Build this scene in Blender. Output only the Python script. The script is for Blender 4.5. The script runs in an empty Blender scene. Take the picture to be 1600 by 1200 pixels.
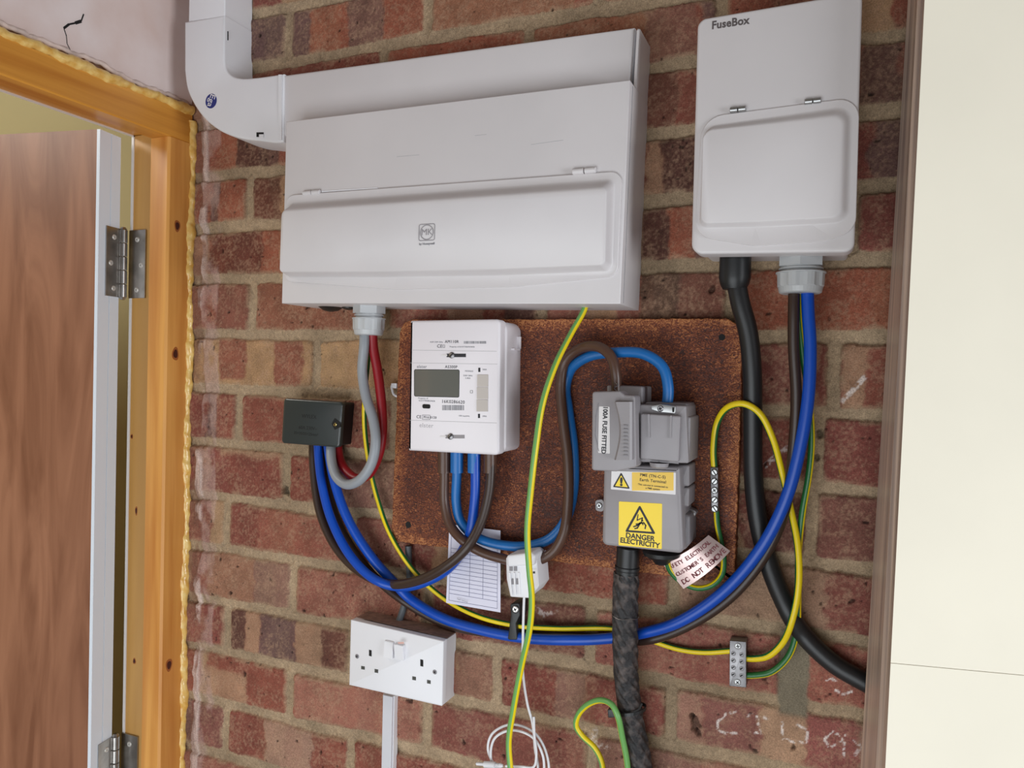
import bpy, bmesh, math, random
import numpy as np
from mathutils import Vector, Matrix

# ------------------------------------------------------------------ camera, light, exposure
SC = bpy.context.scene
COL = SC.collection
F_PX = 1203.1425914803121
PITCH, ROLL, YAW = -0.015213098905374575, 0.02326248682256944, 0.3972541748511974
Z0 = 1.95                                   # height of the scene datum above the floor
CAM = np.array([0.0, -0.8588674172246514, -0.3413440190350457 + Z0])


def cam_axes():
    cx, sx, cy, sy, cz, sz = (math.cos(PITCH), math.sin(PITCH), math.cos(ROLL), math.sin(ROLL), math.cos(YAW), math.sin(YAW))
    r = np.array([cz, sz, 0.0]); f = np.array([-sz, cz, 0.0]); u = np.array([0, 0, 1.0])
    f2 = f * cx + u * sx; u2 = u * cx - f * sx
    return r * cy + u2 * sy, u2 * cy - r * sy, f2


AX_R, AX_U, AX_F = cam_axes()
cam_data = bpy.data.cameras.new('camera')
cam_data.sensor_fit = 'HORIZONTAL'
cam_data.sensor_width = 36.0
cam_data.lens = 36.0 * F_PX / 1600.0
cam_data.clip_start = 0.01
cam = bpy.data.objects.new('camera', cam_data)
COL.objects.link(cam)
M3 = Matrix(((AX_R[0], AX_U[0], -AX_F[0]), (AX_R[1], AX_U[1], -AX_F[1]), (AX_R[2], AX_U[2], -AX_F[2])))
cam.matrix_world = Matrix.Translation(Vector(CAM)) @ M3.to_4x4()
SC.camera = cam

world = bpy.data.worlds.new('world')
SC.world = world
world.use_nodes = True
world.node_tree.nodes['Background'].inputs['Color'].default_value = (1.0, 0.90, 0.84, 1)
world.node_tree.nodes['Background'].inputs['Strength'].default_value = 0.10


def area(name, loc, target, sx, sy, power, color):
    l = bpy.data.lights.new(name, 'AREA')
    l.shape = 'RECTANGLE'; l.size = sx; l.size_y = sy; l.energy = power; l.color = color
    o = bpy.data.objects.new(name, l)
    COL.objects.link(o)
    o.location = loc
    o.rotation_euler = (Vector(target) - Vector(loc)).to_track_quat('-Z', 'Y').to_euler()
    return o


# daylight through the open garage doorway behind and below the viewer
area('daylight_doorway', (-0.42, -1.60, 0.85), (-0.50, 0, 1.35), 1.6, 1.2, 22, (0.90, 0.96, 1.0))
area('daylight_window', (1.9, -0.85, 1.35), (-0.9, -0.2, 1.6), 0.8, 0.9, 28, (0.90, 0.95, 1.0))
area('next_room_light', (-1.75, -0.9, 2.35), (-2.0, -0.2, 1.0), 0.5, 0.5, 10, (1.0, 0.96, 0.88))  # unseen lamp added to brighten the cream wall of the next room

SC.view_settings.view_transform = 'Standard'
SC.view_settings.look = 'None'
SC.view_settings.exposure = 0.0
SC.view_settings.gamma = 1.0
SC.view_settings.use_curve_mapping = False


# ------------------------------------------------------------------ measuring
def at(px, py, y=0.0):
    """point where the sight line of a photo pixel meets the plane Y = y"""
    d = AX_F + AX_R * (px - 800) / F_PX - AX_U * (py - 600) / F_PX
    t = (y - CAM[1]) / d[1]
    p = CAM + t * d
    return Vector((p[0], y, p[2]))


def atx(px, py, x):
    """point where the sight line of a photo pixel meets the plane X = x"""
    d = AX_F + AX_R * (px - 800) / F_PX - AX_U * (py - 600) / F_PX
    t = (x - CAM[0]) / d[0]
    p = CAM + t * d
    return Vector((x, p[1], p[2]))


def mpp(px, py, y=0.0):
    return (at(px, py, y) - at(px, py + 1, y)).length


# ------------------------------------------------------------------ colour and materials
def lin(c):
    c = c / 255.0
    return c / 12.92 if c <= 0.04045 else ((c + 0.055) / 1.055) ** 2.4


def rgb(r, g, b):
    return (lin(r), lin(g), lin(b), 1.0)


MATS = {}


def mat(name, color, rough=0.45, metal=0.0, var=0.0, vscale=30.0, bump=0.0, bscale=200.0, emit=None, spec=0.5, coat=0.0, dark=None):
    if name in MATS:
        return MATS[name]
    m = bpy.data.materials.new(name); m.use_nodes = True
    nt = m.node_tree; b = nt.nodes['Principled BSDF']
    b.inputs['Base Color'].default_value = color
    b.inputs['Roughness'].default_value = rough
    b.inputs['Metallic'].default_value = metal
    b.inputs['Specular IOR Level'].default_value = spec
    b.inputs['Coat Weight'].default_value = coat
    tc = nt.nodes.new('ShaderNodeTexCoord')
    if var > 0:
        n = nt.nodes.new('ShaderNodeTexNoise'); n.inputs['Scale'].default_value = vscale; n.inputs['Detail'].default_value = 6
        nt.links.new(tc.outputs['Object'], n.inputs['Vector'])
        r = nt.nodes.new('ShaderNodeValToRGB')
        r.color_ramp.elements[0].position = 0.35; r.color_ramp.elements[1].position = 0.65
        c2 = dark if dark else (color[0] * (1 - var), color[1] * (1 - var), color[2] * (1 - var), 1)
        r.color_ramp.elements[0].color = c2; r.color_ramp.elements[1].color = color
        nt.links.new(n.outputs['Fac'], r.inputs['Fac']); nt.links.new(r.outputs['Color'], b.inputs['Base Color'])
    if bump > 0:
        n = nt.nodes.new('ShaderNodeTexNoise'); n.inputs['Scale'].default_value = bscale; n.inputs['Detail'].default_value = 4
        nt.links.new(tc.outputs['Object'], n.inputs['Vector'])
        bp = nt.nodes.new('ShaderNodeBump'); bp.inputs['Strength'].default_value = bump; bp.inputs['Distance'].default_value = 0.001
        nt.links.new(n.outputs['Fac'], bp.inputs['Height']); nt.links.new(bp.outputs['Normal'], b.inputs['Normal'])
    MATS[name] = m
    return m


def attr_mat(name, rough, fine_scale, fine_amt, bump, bscale, spec=0.3):
    """colour from the mesh's own colour attribute, broken up by fine grain"""
    m = bpy.data.materials.new(name); m.use_nodes = True
    nt = m.node_tree; b = nt.nodes['Principled BSDF']
    b.inputs['Roughness'].default_value = rough; b.inputs['Specular IOR Level'].default_value = spec
    a = nt.nodes.new('ShaderNodeAttribute'); a.attribute_name = 'Col'
    tc = nt.nodes.new('ShaderNodeTexCoord')
    n = nt.nodes.new('ShaderNodeTexNoise'); n.inputs['Scale'].default_value = fine_scale; n.inputs['Detail'].default_value = 5
    nt.links.new(tc.outputs['Object'], n.inputs['Vector'])
    mr = nt.nodes.new('ShaderNodeMapRange')
    mr.inputs['From Min'].default_value = 0.3; mr.inputs['From Max'].default_value = 0.7
    mr.inputs['To Min'].default_value = 1 - fine_amt; mr.inputs['To Max'].default_value = 1 + fine_amt
    nt.links.new(n.outputs['Fac'], mr.inputs['Value'])
    mx = nt.nodes.new('ShaderNodeMix'); mx.data_type = 'RGBA'; mx.blend_type = 'MULTIPLY'
    mx.inputs['Factor'].default_value = 1.0
    nt.links.new(a.outputs['Color'], mx.inputs[6]); nt.links.new(mr.outputs['Result'], mx.inputs[7])
    nt.links.new(mx.outputs[2], b.inputs['Base Color'])
    n2 = nt.nodes.new('ShaderNodeTexNoise'); n2.inputs['Scale'].default_value = bscale; n2.inputs['Detail'].default_value = 5
    nt.links.new(tc.outputs['Object'], n2.inputs['Vector'])
    bp = nt.nodes.new('ShaderNodeBump'); bp.inputs['Strength'].default_value = bump; bp.inputs['Distance'].default_value = 0.001
    nt.links.new(n2.outputs['Fac'], bp.inputs['Height']); nt.links.new(bp.outputs['Normal'], b.inputs['Normal'])
    MATS[name] = m
    return m


def wood_mat(name, c1, c2, scale=(60, 60, 3), rough=0.4, coat=0.3, contrast=(0.35, 0.65), bump=0.1, dist=0.0):
    m = bpy.data.materials.new(name); m.use_nodes = True
    nt = m.node_tree; b = nt.nodes['Principled BSDF']
    b.inputs['Roughness'].default_value = rough; b.inputs['Coat Weight'].default_value = coat; b.inputs['Coat Roughness'].default_value = 0.3
    tc = nt.nodes.new('ShaderNodeTexCoord'); mp = nt.nodes.new('ShaderNodeMapping'); mp.inputs['Scale'].default_value = scale
    nt.links.new(tc.outputs['Object'], mp.inputs['Vector'])
    n = nt.nodes.new('ShaderNodeTexNoise'); n.inputs['Scale'].default_value = 1.0; n.inputs['Detail'].default_value = 8; n.inputs['Distortion'].default_value = dist
    nt.links.new(mp.outputs['Vector'], n.inputs['Vector'])
    r = nt.nodes.new('ShaderNodeValToRGB')
    r.color_ramp.elements[0].position = contrast[0]; r.color_ramp.elements[1].position = contrast[1]
    r.color_ramp.elements[0].color = c1; r.color_ramp.elements[1].color = c2
    nt.links.new(n.outputs['Fac'], r.inputs['Fac']); nt.links.new(r.outputs['Color'], b.inputs['Base Color'])
    bp = nt.nodes.new('ShaderNodeBump'); bp.inputs['Strength'].default_value = bump; bp.inputs['Distance'].default_value = 0.001
    nt.links.new(n.outputs['Fac'], bp.inputs['Height']); nt.links.new(bp.outputs['Normal'], b.inputs['Normal'])
    MATS[name] = m
    return m


WHITE = mat('white_enamel', rgb(216, 211, 212), 0.38, var=0.05, vscale=9, bump=0.03, bscale=900)
WHITE_PL = mat('white_plastic', rgb(230, 229, 233), 0.45, var=0.03, vscale=15)
METER_W = mat('meter_plastic', rgb(232, 226, 230), 0.34)
GLAND = mat('gland_grey', rgb(186, 188, 190), 0.35)
CUT_G = mat('cutout_grey', rgb(150, 145, 148), 0.45, var=0.05, vscale=40, bump=0.05, bscale=900)
CUT_D = mat('cutout_grey_dark', rgb(128, 124, 128), 0.4)
BLACK = mat('black_plastic', rgb(26, 27, 29), 0.42)
BLACKG = mat('black_bakelite', rgb(46, 52, 52), 0.32, coat=0.4)
RUBBER = mat('black_rubber', rgb(30, 30, 32), 0.42, bump=0.05, bscale=400)
INK = mat('printed_ink', rgb(40, 40, 46), 0.6)
INK_G = mat('grey_ink', rgb(130, 130, 136), 0.6)
INK_L = mat('embossed_grey', rgb(184, 181, 184), 0.5)
INK_R = mat('dark_red_ink', rgb(112, 34, 44), 0.6)
YEL = mat('yellow_sticker', rgb(248, 214, 8), 0.35)
YEL2 = mat('amber_sticker', rgb(238, 196, 72), 0.4)
PAPER = mat('paper_white', rgb(226, 224, 240), 0.7)
STICK = mat('sticker_white', rgb(226, 222, 222), 0.4)
STEEL = mat('bright_steel', rgb(176, 176, 176), 0.38, 1.0)
STEEL_D = mat('dull_aluminium', rgb(140, 138, 140), 0.42, 1.0, bump=0.05, bscale=500)
BRASS = mat('brass', rgb(230, 205, 130), 0.25, 1.0)
C_BLUE = mat('blue_sheath', rgb(2, 72, 178), 0.36)
C_BLUE_L = mat('light_blue_sheath', rgb(22, 104, 176), 0.38)
C_BROWN = mat('brown_sheath', rgb(84, 58, 46), 0.36)
C_BROWN_D = mat('dark_brown_sheath', rgb(56, 40, 34), 0.38)
C_GREY = mat('grey_sheath', rgb(146, 150, 156), 0.4)
C_RED = mat('red_sheath', rgb(150, 14, 28), 0.4)
C_GREEN = mat('green_stripe', rgb(34, 104, 52), 0.36)
C_GREEN_L = mat('pale_green_stripe', rgb(110, 168, 92), 0.36)
C_YEL = mat('yellow_stripe', rgb(236, 208, 20), 0.36)
C_WHITE = mat('white_sheath', rgb(226, 226, 230), 0.35)
HOLE = mat('dark_hole', rgb(14, 13, 13), 0.8)
GREYCABLE = mat('slate_sheath', rgb(84, 88, 92), 0.5)


# ------------------------------------------------------------------ object helpers
def tag(o, label=None, cat=None, group=None, kind=None):
    if label: o['label'] = label
    if cat: o['category'] = cat
    if group: o['group'] = group
    if kind: o['kind'] = kind
    return o


def empty(name, loc, label=None, cat=None, group=None, kind=None):
    o = bpy.data.objects.new(name, None)
    o.empty_display_size = 0.02
    COL.objects.link(o); o.location = loc
    return tag(o, label, cat, group, kind)


def obj(name, bm, m, parent=None, smooth=False, label=None, cat=None, kind=None, group=None):
    me = bpy.data.meshes.new(name)
    bmesh.ops.recalc_face_normals(bm, faces=bm.faces)
    if smooth:
        for f in bm.faces: f.smooth = True
    bm.to_mesh(me); bm.free()
    for mm in (m if isinstance(m, (list, tuple)) else [m]):
        me.materials.append(mm)
    o = bpy.data.objects.new(name, me); COL.objects.link(o)
    if smooth:
        try:
            me.set_sharp_from_angle(angle=math.radians(38))
        except Exception:
            pass
    if parent:
        o.parent = parent
        o.matrix_parent_inverse = Matrix.Identity(4)
        p = parent; T = Vector((0, 0, 0)); off = Vector((0, 0, 0))
        while p:
            off += Vector(p.location); p = p.parent
        me.transform(Matrix.Translation(-off))
    return tag(o, label, cat, group, kind)


def rpoly(corners, rad, n=6):
    """rounded polygon from (x, z) corners"""
    out = []
    N = len(corners)
    if not isinstance(rad, (list, tuple)): rad = [rad] * N
    for i in range(N):
        p = Vector(corners[i][:2]); a = Vector(corners[i - 1][:2]); b = Vector(corners[(i + 1) % N][:2])
        r = rad[i]
        if r <= 0:
            for k in range(n + 1 if n else 1): out.append(p.copy())
            continue
        da = (a - p).normalized(); db = (b - p).normalized()
        ang = da.angle(db); t = min(r / math.tan(ang / 2), (a - p).length * 0.49, (b - p).length * 0.49)
        r2 = t * math.tan(ang / 2)
        c = p + (da + db).normalized() * (r2 / math.sin(ang / 2))
        s = p + da * t - c; e = p + db * t - c
        for k in range(n + 1):
            f = k / n
            v = (s * math.sin((1 - f) * (math.pi - ang)) + e * math.sin(f * (math.pi - ang))) / math.sin(math.pi - ang)
            out.append(c + v)
    return out


def dedupe(poly, eps=1e-6):
    out = []
    for p in poly:
        if not out or (p - out[-1]).length > eps: out.append(p)
    if (out[0] - out[-1]).length < eps: out.pop()
    return out


def inset(poly, d):
    N = len(poly); ar = sum(poly[i - 1].x * poly[i].y - poly[i].x * poly[i - 1].y for i in range(N))
    sg = 1 if ar > 0 else -1
    out = []
    for i in range(N):
        a, p, b = poly[i - 1], poly[i], poly[(i + 1) % N]
        e1 = (p - a).normalized(); e2 = (b - p).normalized()
        n1 = Vector((-e1.y, e1.x)) * sg; n2 = Vector((-e2.y, e2.x)) * sg
        n = (n1 + n2)
        if n.length < 1e-6: out.append(p.copy()); continue
        n.normalize(); c = max(0.35, n.dot(n1))
        out.append(p + n * (d / c))
    return out


def loft(bm, rings, cap0=True, cap1=True, mi=0):
    vs = [[bm.verts.new(p) for p in r] for r in rings]
    n = len(vs[0])
    for a, b in zip(vs[:-1], vs[1:]):
        for i in range(n):
            f = bm.faces.new((a[i], a[(i + 1) % n], b[(i + 1) % n], b[i])); f.material_index = mi
    if cap0: bm.faces.new(vs[0]).material_index = mi
    if cap1: bm.faces.new(vs[-1]).material_index = mi
    return vs


def prism(bm, poly, yb, yf, bev=0.0, k=3):
    """solid from an (x, z) outline between the planes Y=yb (back) and Y=yf (front) with a rounded front edge"""
    poly = dedupe(poly)
    rings = [[Vector((p.x, yb, p.y)) for p in poly]]
    if bev > 0:
        for j in range(k + 1):
            a = j / k * math.pi / 2
            q = inset(poly, bev * (1 - math.cos(a)))
            rings.append([Vector((p.x, yf + bev * (1 - math.sin(a)), p.y)) for p in q])
    else:
        rings.append([Vector((p.x, yf, p.y)) for p in poly])
    loft(bm, rings)


def pxpoly(pts, y):
    return [Vector((at(a, b, y).x, at(a, b, y).z)) for a, b in pts]


def plate(name, pts, yb, yf, m, parent=None, r=0.0, bev=0.0, smooth=True, n=6, **kw):
    bm = bmesh.new()
    pp = pxpoly(pts, yf)
    prism(bm, rpoly(pp, r, n) if (r if not isinstance(r, (list, tuple)) else True) else pp, yb, yf, bev)
    return obj(name, bm, m, parent, smooth, **kw)


def rect_poly(cx, cz, w, h, ang=0.0, r=0.0, n=4):
    c, s = math.cos(ang), math.sin(ang)
    pts = [Vector((cx + x * c - z * s, cz + x * s + z * c)) for x, z in ((-w / 2, h / 2), (w / 2, h / 2), (w / 2, -h / 2), (-w / 2, -h / 2))]
    return rpoly(pts, r, n) if r > 0 else pts


def frame_rings(pts, closed=False):
    """parallel transported frames"""
    N = len(pts); fr = []
    t0 = (pts[1] - pts[0]).normalized()
    up = Vector((0, -1, 0))
    if abs(up.dot(t0)) > 0.95: up = Vector((1, 0, 0))
    nrm = (up - t0 * up.dot(t0)).normalized()
    for i in range(N):
        t = (pts[min(i + 1, N - 1)] - pts[max(i - 1, 0)]).normalized()
        nrm = (nrm - t * nrm.dot(t)).normalized()
        fr.append((pts[i], t, nrm, t.cross(nrm)))
    return fr


def smooth_path(ctrl, step=0.004):
    P = [Vector(c) for c in ctrl]
    P = [P[0] * 2 - P[1]] + P + [P[-1] * 2 - P[-2]]
    out = []
    for i in range(1, len(P) - 2):
        p0, p1, p2, p3 = P[i - 1], P[i], P[i + 1], P[i + 2]
        d1 = max((p1 - p0).length, 1e-5) ** 0.5; d2 = max((p2 - p1).length, 1e-5) ** 0.5; d3 = max((p3 - p2).length, 1e-5) ** 0.5
        n = max(2, int((p2 - p1).length / step))
        m1 = (p1 - p0) / d1 - (p2 - p0) / (d1 + d2) + (p2 - p1) / d2
        m2 = (p2 - p1) / d2 - (p3 - p1) / (d2 + d3) + (p3 - p2) / d3
        m1 *= d2; m2 *= d2
        for k in range(n):
            t = k / n
            out.append((2 * t**3 - 3 * t**2 + 1) * p1 + (t**3 - 2 * t**2 + t) * m1 + (-2 * t**3 + 3 * t**2) * p2 + (t**3 - t**2) * m2)
    out.append(P[-2])
    return out


def tube(bm, path, r, seg=16, mats=None, phase=0.0, twist=0.0, share=0.5, rfun=None, flat=1.0):
    fr = frame_rings(path)
    L = 0.0; rings = []; Ls = []
    for i, (p, t, a, b) in enumerate(fr):
        if i: L += (path[i] - path[i - 1]).length
        Ls.append(L)
        ph = phase + twist * L
        ring = []
        for k in range(seg):
            an = 2 * math.pi * k / seg + ph
            rr = r if rfun is None else rfun(L, an)
            ring.append(bm.verts.new(p + a * math.cos(an) * rr * flat + b * math.sin(an) * rr))
        rings.append(ring)
    for A, B in zip(rings[:-1], rings[1:]):
        for k in range(seg):
            f = bm.faces.new((A[k], A[(k + 1) % seg], B[(k + 1) % seg], B[k]))
            f.smooth = True
            if mats: f.material_index = 1 if k < seg * share else 0
    bm.faces.new(rings[0]); bm.faces.new(list(reversed(rings[-1])))


CABLES = []


def cable(name, pts, dia, m, label, parent=None, cat='cable', twist=0.0, phase=0.0, share=0.5, step=0.004, seg=18, group=None, rfun=None):
    """pts = (pixel x, pixel y, distance out from the wall in m)"""
    path = smooth_path([at(a, b, -c) for a, b, c in pts], step)
    bm = bmesh.new()
    tube(bm, path, dia / 2, seg, isinstance(m, (list, tuple)), phase, twist, share, rfun)
    CABLES.append([name, path, dia / 2, seg, None])
    o = CABLES[-1][4] = obj(name, bm, m, parent, True, label=label, cat=cat if not parent else None, group=group)
    return o


def lathe(bm, base, axis, prof, seg=24, poly=None):
    """prof = list of (distance along axis, radius)"""
    axis = Vector(axis).normalized()
    ref = Vector((0, 0, 1)) if abs(axis.z) < 0.9 else Vector((0, -1, 0))
    a = (ref - axis * ref.dot(axis)).normalized(); b = axis.cross(a)
    rings = []
    for d, r in prof:
        rings.append([Vector(base) + axis * d + (a * math.cos(2 * math.pi * k / seg) + b * math.sin(2 * math.pi * k / seg)) * r for k in range(seg)])
    loft(bm, rings)


def text(s, px, py, y, h_px, parent, m, name='lettering', ang=0.0, align='CENTER', stretch=1.0, depth=0.0003, bold=0.0, spacing=1.0, rotx=None):
    cu = bpy.data.curves.new(name, 'FONT'); cu.body = s
    sz = h_px * mpp(px, py, y) / 0.72
    cu.size = sz; cu.align_x = align; cu.align_y = 'CENTER'; cu.extrude = depth; cu.offset = bold; cu.space_character = spacing
    cu.resolution_u = 3
    tmp = bpy.data.objects.new('t', cu); COL.objects.link(tmp)
    dg = bpy.context.evaluated_depsgraph_get()
    me = bpy.data.meshes.new_from_object(tmp.evaluated_get(dg))
    bpy.data.objects.remove(tmp)
    M = Matrix.Translation(at(px, py, y)) @ Matrix.Rotation(-ang, 4, 'Y') @ Matrix.Rotation(math.pi / 2, 4, 'X') @ Matrix.Diagonal((stretch, 1, 1, 1))
    me.transform(M)
    me.materials.clear(); me.materials.append(m)
    o = bpy.data.objects.new(name, me); COL.objects.link(o)
    off = Vector((0, 0, 0)); p = parent
    while p: off += Vector(p.location); p = p.parent
    me.transform(Matrix.Translation(-off)); o.parent = parent
    return o


def strokes(name, segs, y, w_px, parent, m, depth=0.0003, close=False):
    """flat printed lines given in photo pixels, in the plane Y=y"""
    o = None
    for s in segs:
        bm = bmesh.new()
        P = [at(a, b, y) for a, b in s]
        w = w_px * mpp(s[0][0], s[0][1], y) / 2
        for a, b in zip(P[:-1], P[1:]):
            d = (b - a).normalized(); n = Vector((-d.z, 0, d.x)) * w
            a2 = a - d * w * 0.6; b2 = b + d * w * 0.6
            loft(bm, [[a2 + n, b2 + n, b2 - n, a2 - n], [q - Vector((0, depth, 0)) for q in (a2 + n, b2 + n, b2 - n, a2 - n)]])
        o = obj(name, bm, m, parent)
    return o


def rects(name, rs, y, parent, m, depth=0.0004):
    bm = bmesh.new()
    for (x0, y0, x1, y1) in rs:
        prism(bm, pxpoly([(x0, y0), (x1, y0), (x1, y1), (x0, y1)], y), y, y - depth)
    return obj(name, bm, m, parent)


def screw(name, px, py, y, r, m, parent, h=0.0015, cross=True, ang=0.6, label=None):
    base = at(px, py, y)
    bm = bmesh.new()
    lathe(bm, base, (0, -1, 0), [(0, r), (h * 0.5, r), (h, r * 0.75), (h, r * 0.01)], 20)
    o = obj(name, bm, m, parent, True, label=label)
    bm = bmesh.new()
    for a in ((ang, ang + math.pi / 2) if cross else (ang,)):
        L = r * (1.1 if cross else 1.7)
        prism(bm, rect_poly(base.x, base.z, L, r * 0.26, a), y - h + 0.0001, y - h - 0.00025)
    s = obj('slot', bm, HOLE, o)
    s.matrix_parent_inverse = Matrix.Identity(4)
    return o


# ------------------------------------------------------------------ noise for the wall
def vnoise(X, Z, scale, seed):
    rs = np.random.RandomState(seed); G = rs.rand(256, 256)
    u = X * scale; v = Z * scale
    i = np.floor(u).astype(int); j = np.floor(v).astype(int); fu = u - i; fv = v - j
    fu = fu * fu * (3 - 2 * fu); fv = fv * fv * (3 - 2 * fv)
    g = lambda a, b: G[a % 256, b % 256]
    return (g(i, j) * (1 - fu) * (1 - fv) + g(i + 1, j) * fu * (1 - fv) + g(i, j + 1) * (1 - fu) * fv + g(i + 1, j + 1) * fu * fv)


def fbm(X, Z, scale, seed, o=4):
    r = 0; a = 0.5; t = 0
    for k in range(o):
        r = r + a * vnoise(X + 7.3 * k, Z - 3.1 * k, scale * 2**k, seed + k); t += a; a *= 0.55
    return r / t


def sstep(a, b, x):
    t = np.clip((x - a) / (b - a), 0, 1)
    return t * t * (3 - 2 * t)


def L3(r, g, b):
    return np.array([lin(r), lin(g), lin(b)])


# ------------------------------------------------------------------ brick wall
def build_wall():
    def axis(lo, hi, dlo, dhi, fine, coarse):
        a = list(np.arange(lo, dlo, coarse)) + list(np.arange(dlo, dhi, fine)) + list(np.arange(dhi, hi, coarse)) + [hi]
        return np.array(sorted(set(np.round(a, 6))))
    xs = axis(-0.96, 1.3, -0.90, 0.08, 0.0013, 0.012)
    zs = axis(-1.95, 0.62, -0.95, 0.24, 0.0013, 0.012)
    X, Z = np.meshgrid(xs, zs)
    DZ = {-2: 2.5, -1: 3.1, 0: 4.3, 1: 5.5, 2: 5.1, 3: 6.6, 4: 3.4, 5: -0.1, 6: -3.4, 7: -6.4, 8: -5.5, 9: -6.7, 10: -2.7, 11: -2.7, 12: -2.9}
    J = {n: -0.075 * n + DZ.get(n, 0) / 1000 for n in range(-9, 27)}
    perp_px = {-2: [(452, 55), (668, 35)], -1: [(600, 85), (827, 50)], 1: [(390, 310)], 3: [(395, 490), (1142, 485)], 4: [(495, 568), (1303, 580)],
               5: [(374, 655), (1278, 700)], 6: [(448, 755)], 7: [(354.5, 820), (550, 850), (1053, 905)],
               8: [(458, 910), (669, 935), (922, 985), (1238, 1060)], 9: [(356, 985), (777, 1060), (1049, 1115), (1377, 1165)],
               10: [(454, 1070), (667, 1130), (924, 1180)], 11: [(353, 1130), (548, 1182)]}
    perps = {}
    for n in range(-9, 26):
        if n in perp_px:
            k = sorted(at(a, b, 0).x for a, b in perp_px[n])
        else:
            k = [-0.79 + (0.1125 if n % 2 == 0 else 0) + (0.017 * ((n * 7) % 5) / 5)]
        out = list(k)
        full = [k[0]]
        for a, b in zip(k[:-1], k[1:]):
            c = max(1, round((b - a) / 0.225))
            for q in range(1, c): full.append(a + (b - a) * q / c)
            full.append(b)
        while full[0] > -1.0: full.insert(0, full[0] - 0.225)
        while full[-1] < 1.4: full.append(full[-1] + 0.225)
        perps[n] = full
    wx = X + (fbm(X, Z, 40, 11) - 0.5) * 0.005 + (fbm(X, Z, 300, 15, 2) - 0.5) * 0.0020
    wz = Z + (fbm(X, Z, 30, 21) - 0.5) * 0.005 + (fbm(X, Z, 300, 25, 2) - 0.5) * 0.0022 + (fbm(X * 0 + X, Z * 0 + 3, 6, 5, 2) - 0.5) * 0.004
    # distances to bed joints
    idx = np.zeros(X.shape, int); dz = np.full(X.shape, 9.0); below = np.zeros(X.shape)
    for n, zj in J.items():
        idx = np.where(wz < zj, n, idx)
        d = np.abs(wz - zj); near = d < dz
        dz = np.where(near, d, dz); below = np.where(near, wz - zj, below)
    dx = np.full(X.shape, 9.0); bid = np.zeros(X.shape, int); bu = np.zeros(X.shape); blen = np.full(X.shape, 0.225); bz = np.zeros(X.shape)
    for n, pl in perps.items():
        mk = idx == n
        if not mk.any(): continue
        x = wx[mk]; pl = np.array(pl)
        k = np.clip(np.searchsorted(pl, x) - 1, 0, len(pl) - 2)
        d = np.minimum(np.abs(x - pl[k]), np.abs(pl[k + 1] - x))
        dx[mk] = d; bid[mk] = (n + 20) * 40 + k; bu[mk] = (x - pl[k]) / (pl[k + 1] - pl[k])
        bz[mk] = (J[n] - wz[mk]) / 0.075
    hb, hp = 0.0072, 0.0062
    hb_v = hb + 0.0025 * (fbm(X, Z, 9, 71, 2) - 0.5) * 2
    db = dz - hb_v; dp = dx - hp
    d = np.minimum(db, dp)
    corner = np.where((db < 0.006) & (dp < 0.006), 0.006 - np.hypot(np.clip(0.006 - db, 0, 1), np.clip(0.006 - dp, 0, 1)), 9)
    d = np.minimum(d, corner)
    inb = sstep(-0.0006, 0.0010, d)
    # height (out from the wall is -Y)
    nb = fbm(X, Z, 70, 31, 5); nf = fbm(X, Z, 330, 41, 3)
    rnd = np.random.RandomState(5); tab = rnd.rand(3000, 6)
    tilt = (tab[bid, 0] - 0.5) * 0.0025 * (bu - 0.5) * 2 + (tab[bid, 1] - 0.5) * 0.0020
    hbrick = 0.0010 + tilt + sstep(0, 0.004, d) * 0.0012 + (nb - 0.5) * 0.0020 + (nf - 0.5) * 0.0010
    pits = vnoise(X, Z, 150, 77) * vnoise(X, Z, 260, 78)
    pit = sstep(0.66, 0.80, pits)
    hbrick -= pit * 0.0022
    slope = np.where(db < dp, (below) / hb, 0.0)     # struck pointing: falls back towards its lower edge
    hm = -0.0014 + 0.0022 * np.clip(slope, -1, 1) + (nb - 0.5) * 0.0030 + (nf - 0.5) * 0.0018
    H = hm * (1 - inb) + hbrick * inb
    # colours
    red = [L3(150, 76, 58), L3(140, 70, 60), L3(152, 88, 72), L3(128, 66, 54), L3(158, 84, 62)]
    buff = [L3(176, 138, 100), L3(168, 124, 96), L3(182, 148, 106), L3(160, 112, 88)]
    purp = [L3(112, 84, 82), L3(104, 74, 68), L3(124, 92, 86)]
    pal = np.array(red + buff + purp)
    base = pal[(tab[:, 2] * 5).astype(int)]
    C = base[bid].copy()
    # banding left by the kiln stack: two or three blocks per brick
    e = 0.012
    jit = (fbm(X, Z, 35, 51) - 0.5) * 0.10
    u = bu + jit
    for k in range(3):
        c0 = tab[bid, 3] * 0.3 + k * 0.34; wdt = 0.10 + 0.12 * tab[bid, 4]
        which = ((tab[bid, 5] * 97 + k * 31).astype(int)) % 7
        alt = pal[np.where(which < 3, 5 + which, np.where(which < 5, 9 + which - 3, which - 3))]
        on = sstep(-e, e, u - c0) * sstep(-e, e, c0 + wdt - u)
        on = on * (tab[bid, 4] > 0.25) * 0.85
        C = C * (1 - on[..., None]) + alt * on[..., None]
    # blocks read off the photograph: course, left px, right px, row px, colour, top, bottom share of the brick height
    RED, RED2, BUF, YBF, PUR, DRK, ORG = L3(146, 74, 56), L3(138, 66, 52), L3(172, 130, 98), L3(184, 146, 98), L3(110, 82, 82), L3(92, 58, 50), L3(162, 84, 54)
    PINK = L3(160, 108, 94)
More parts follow.
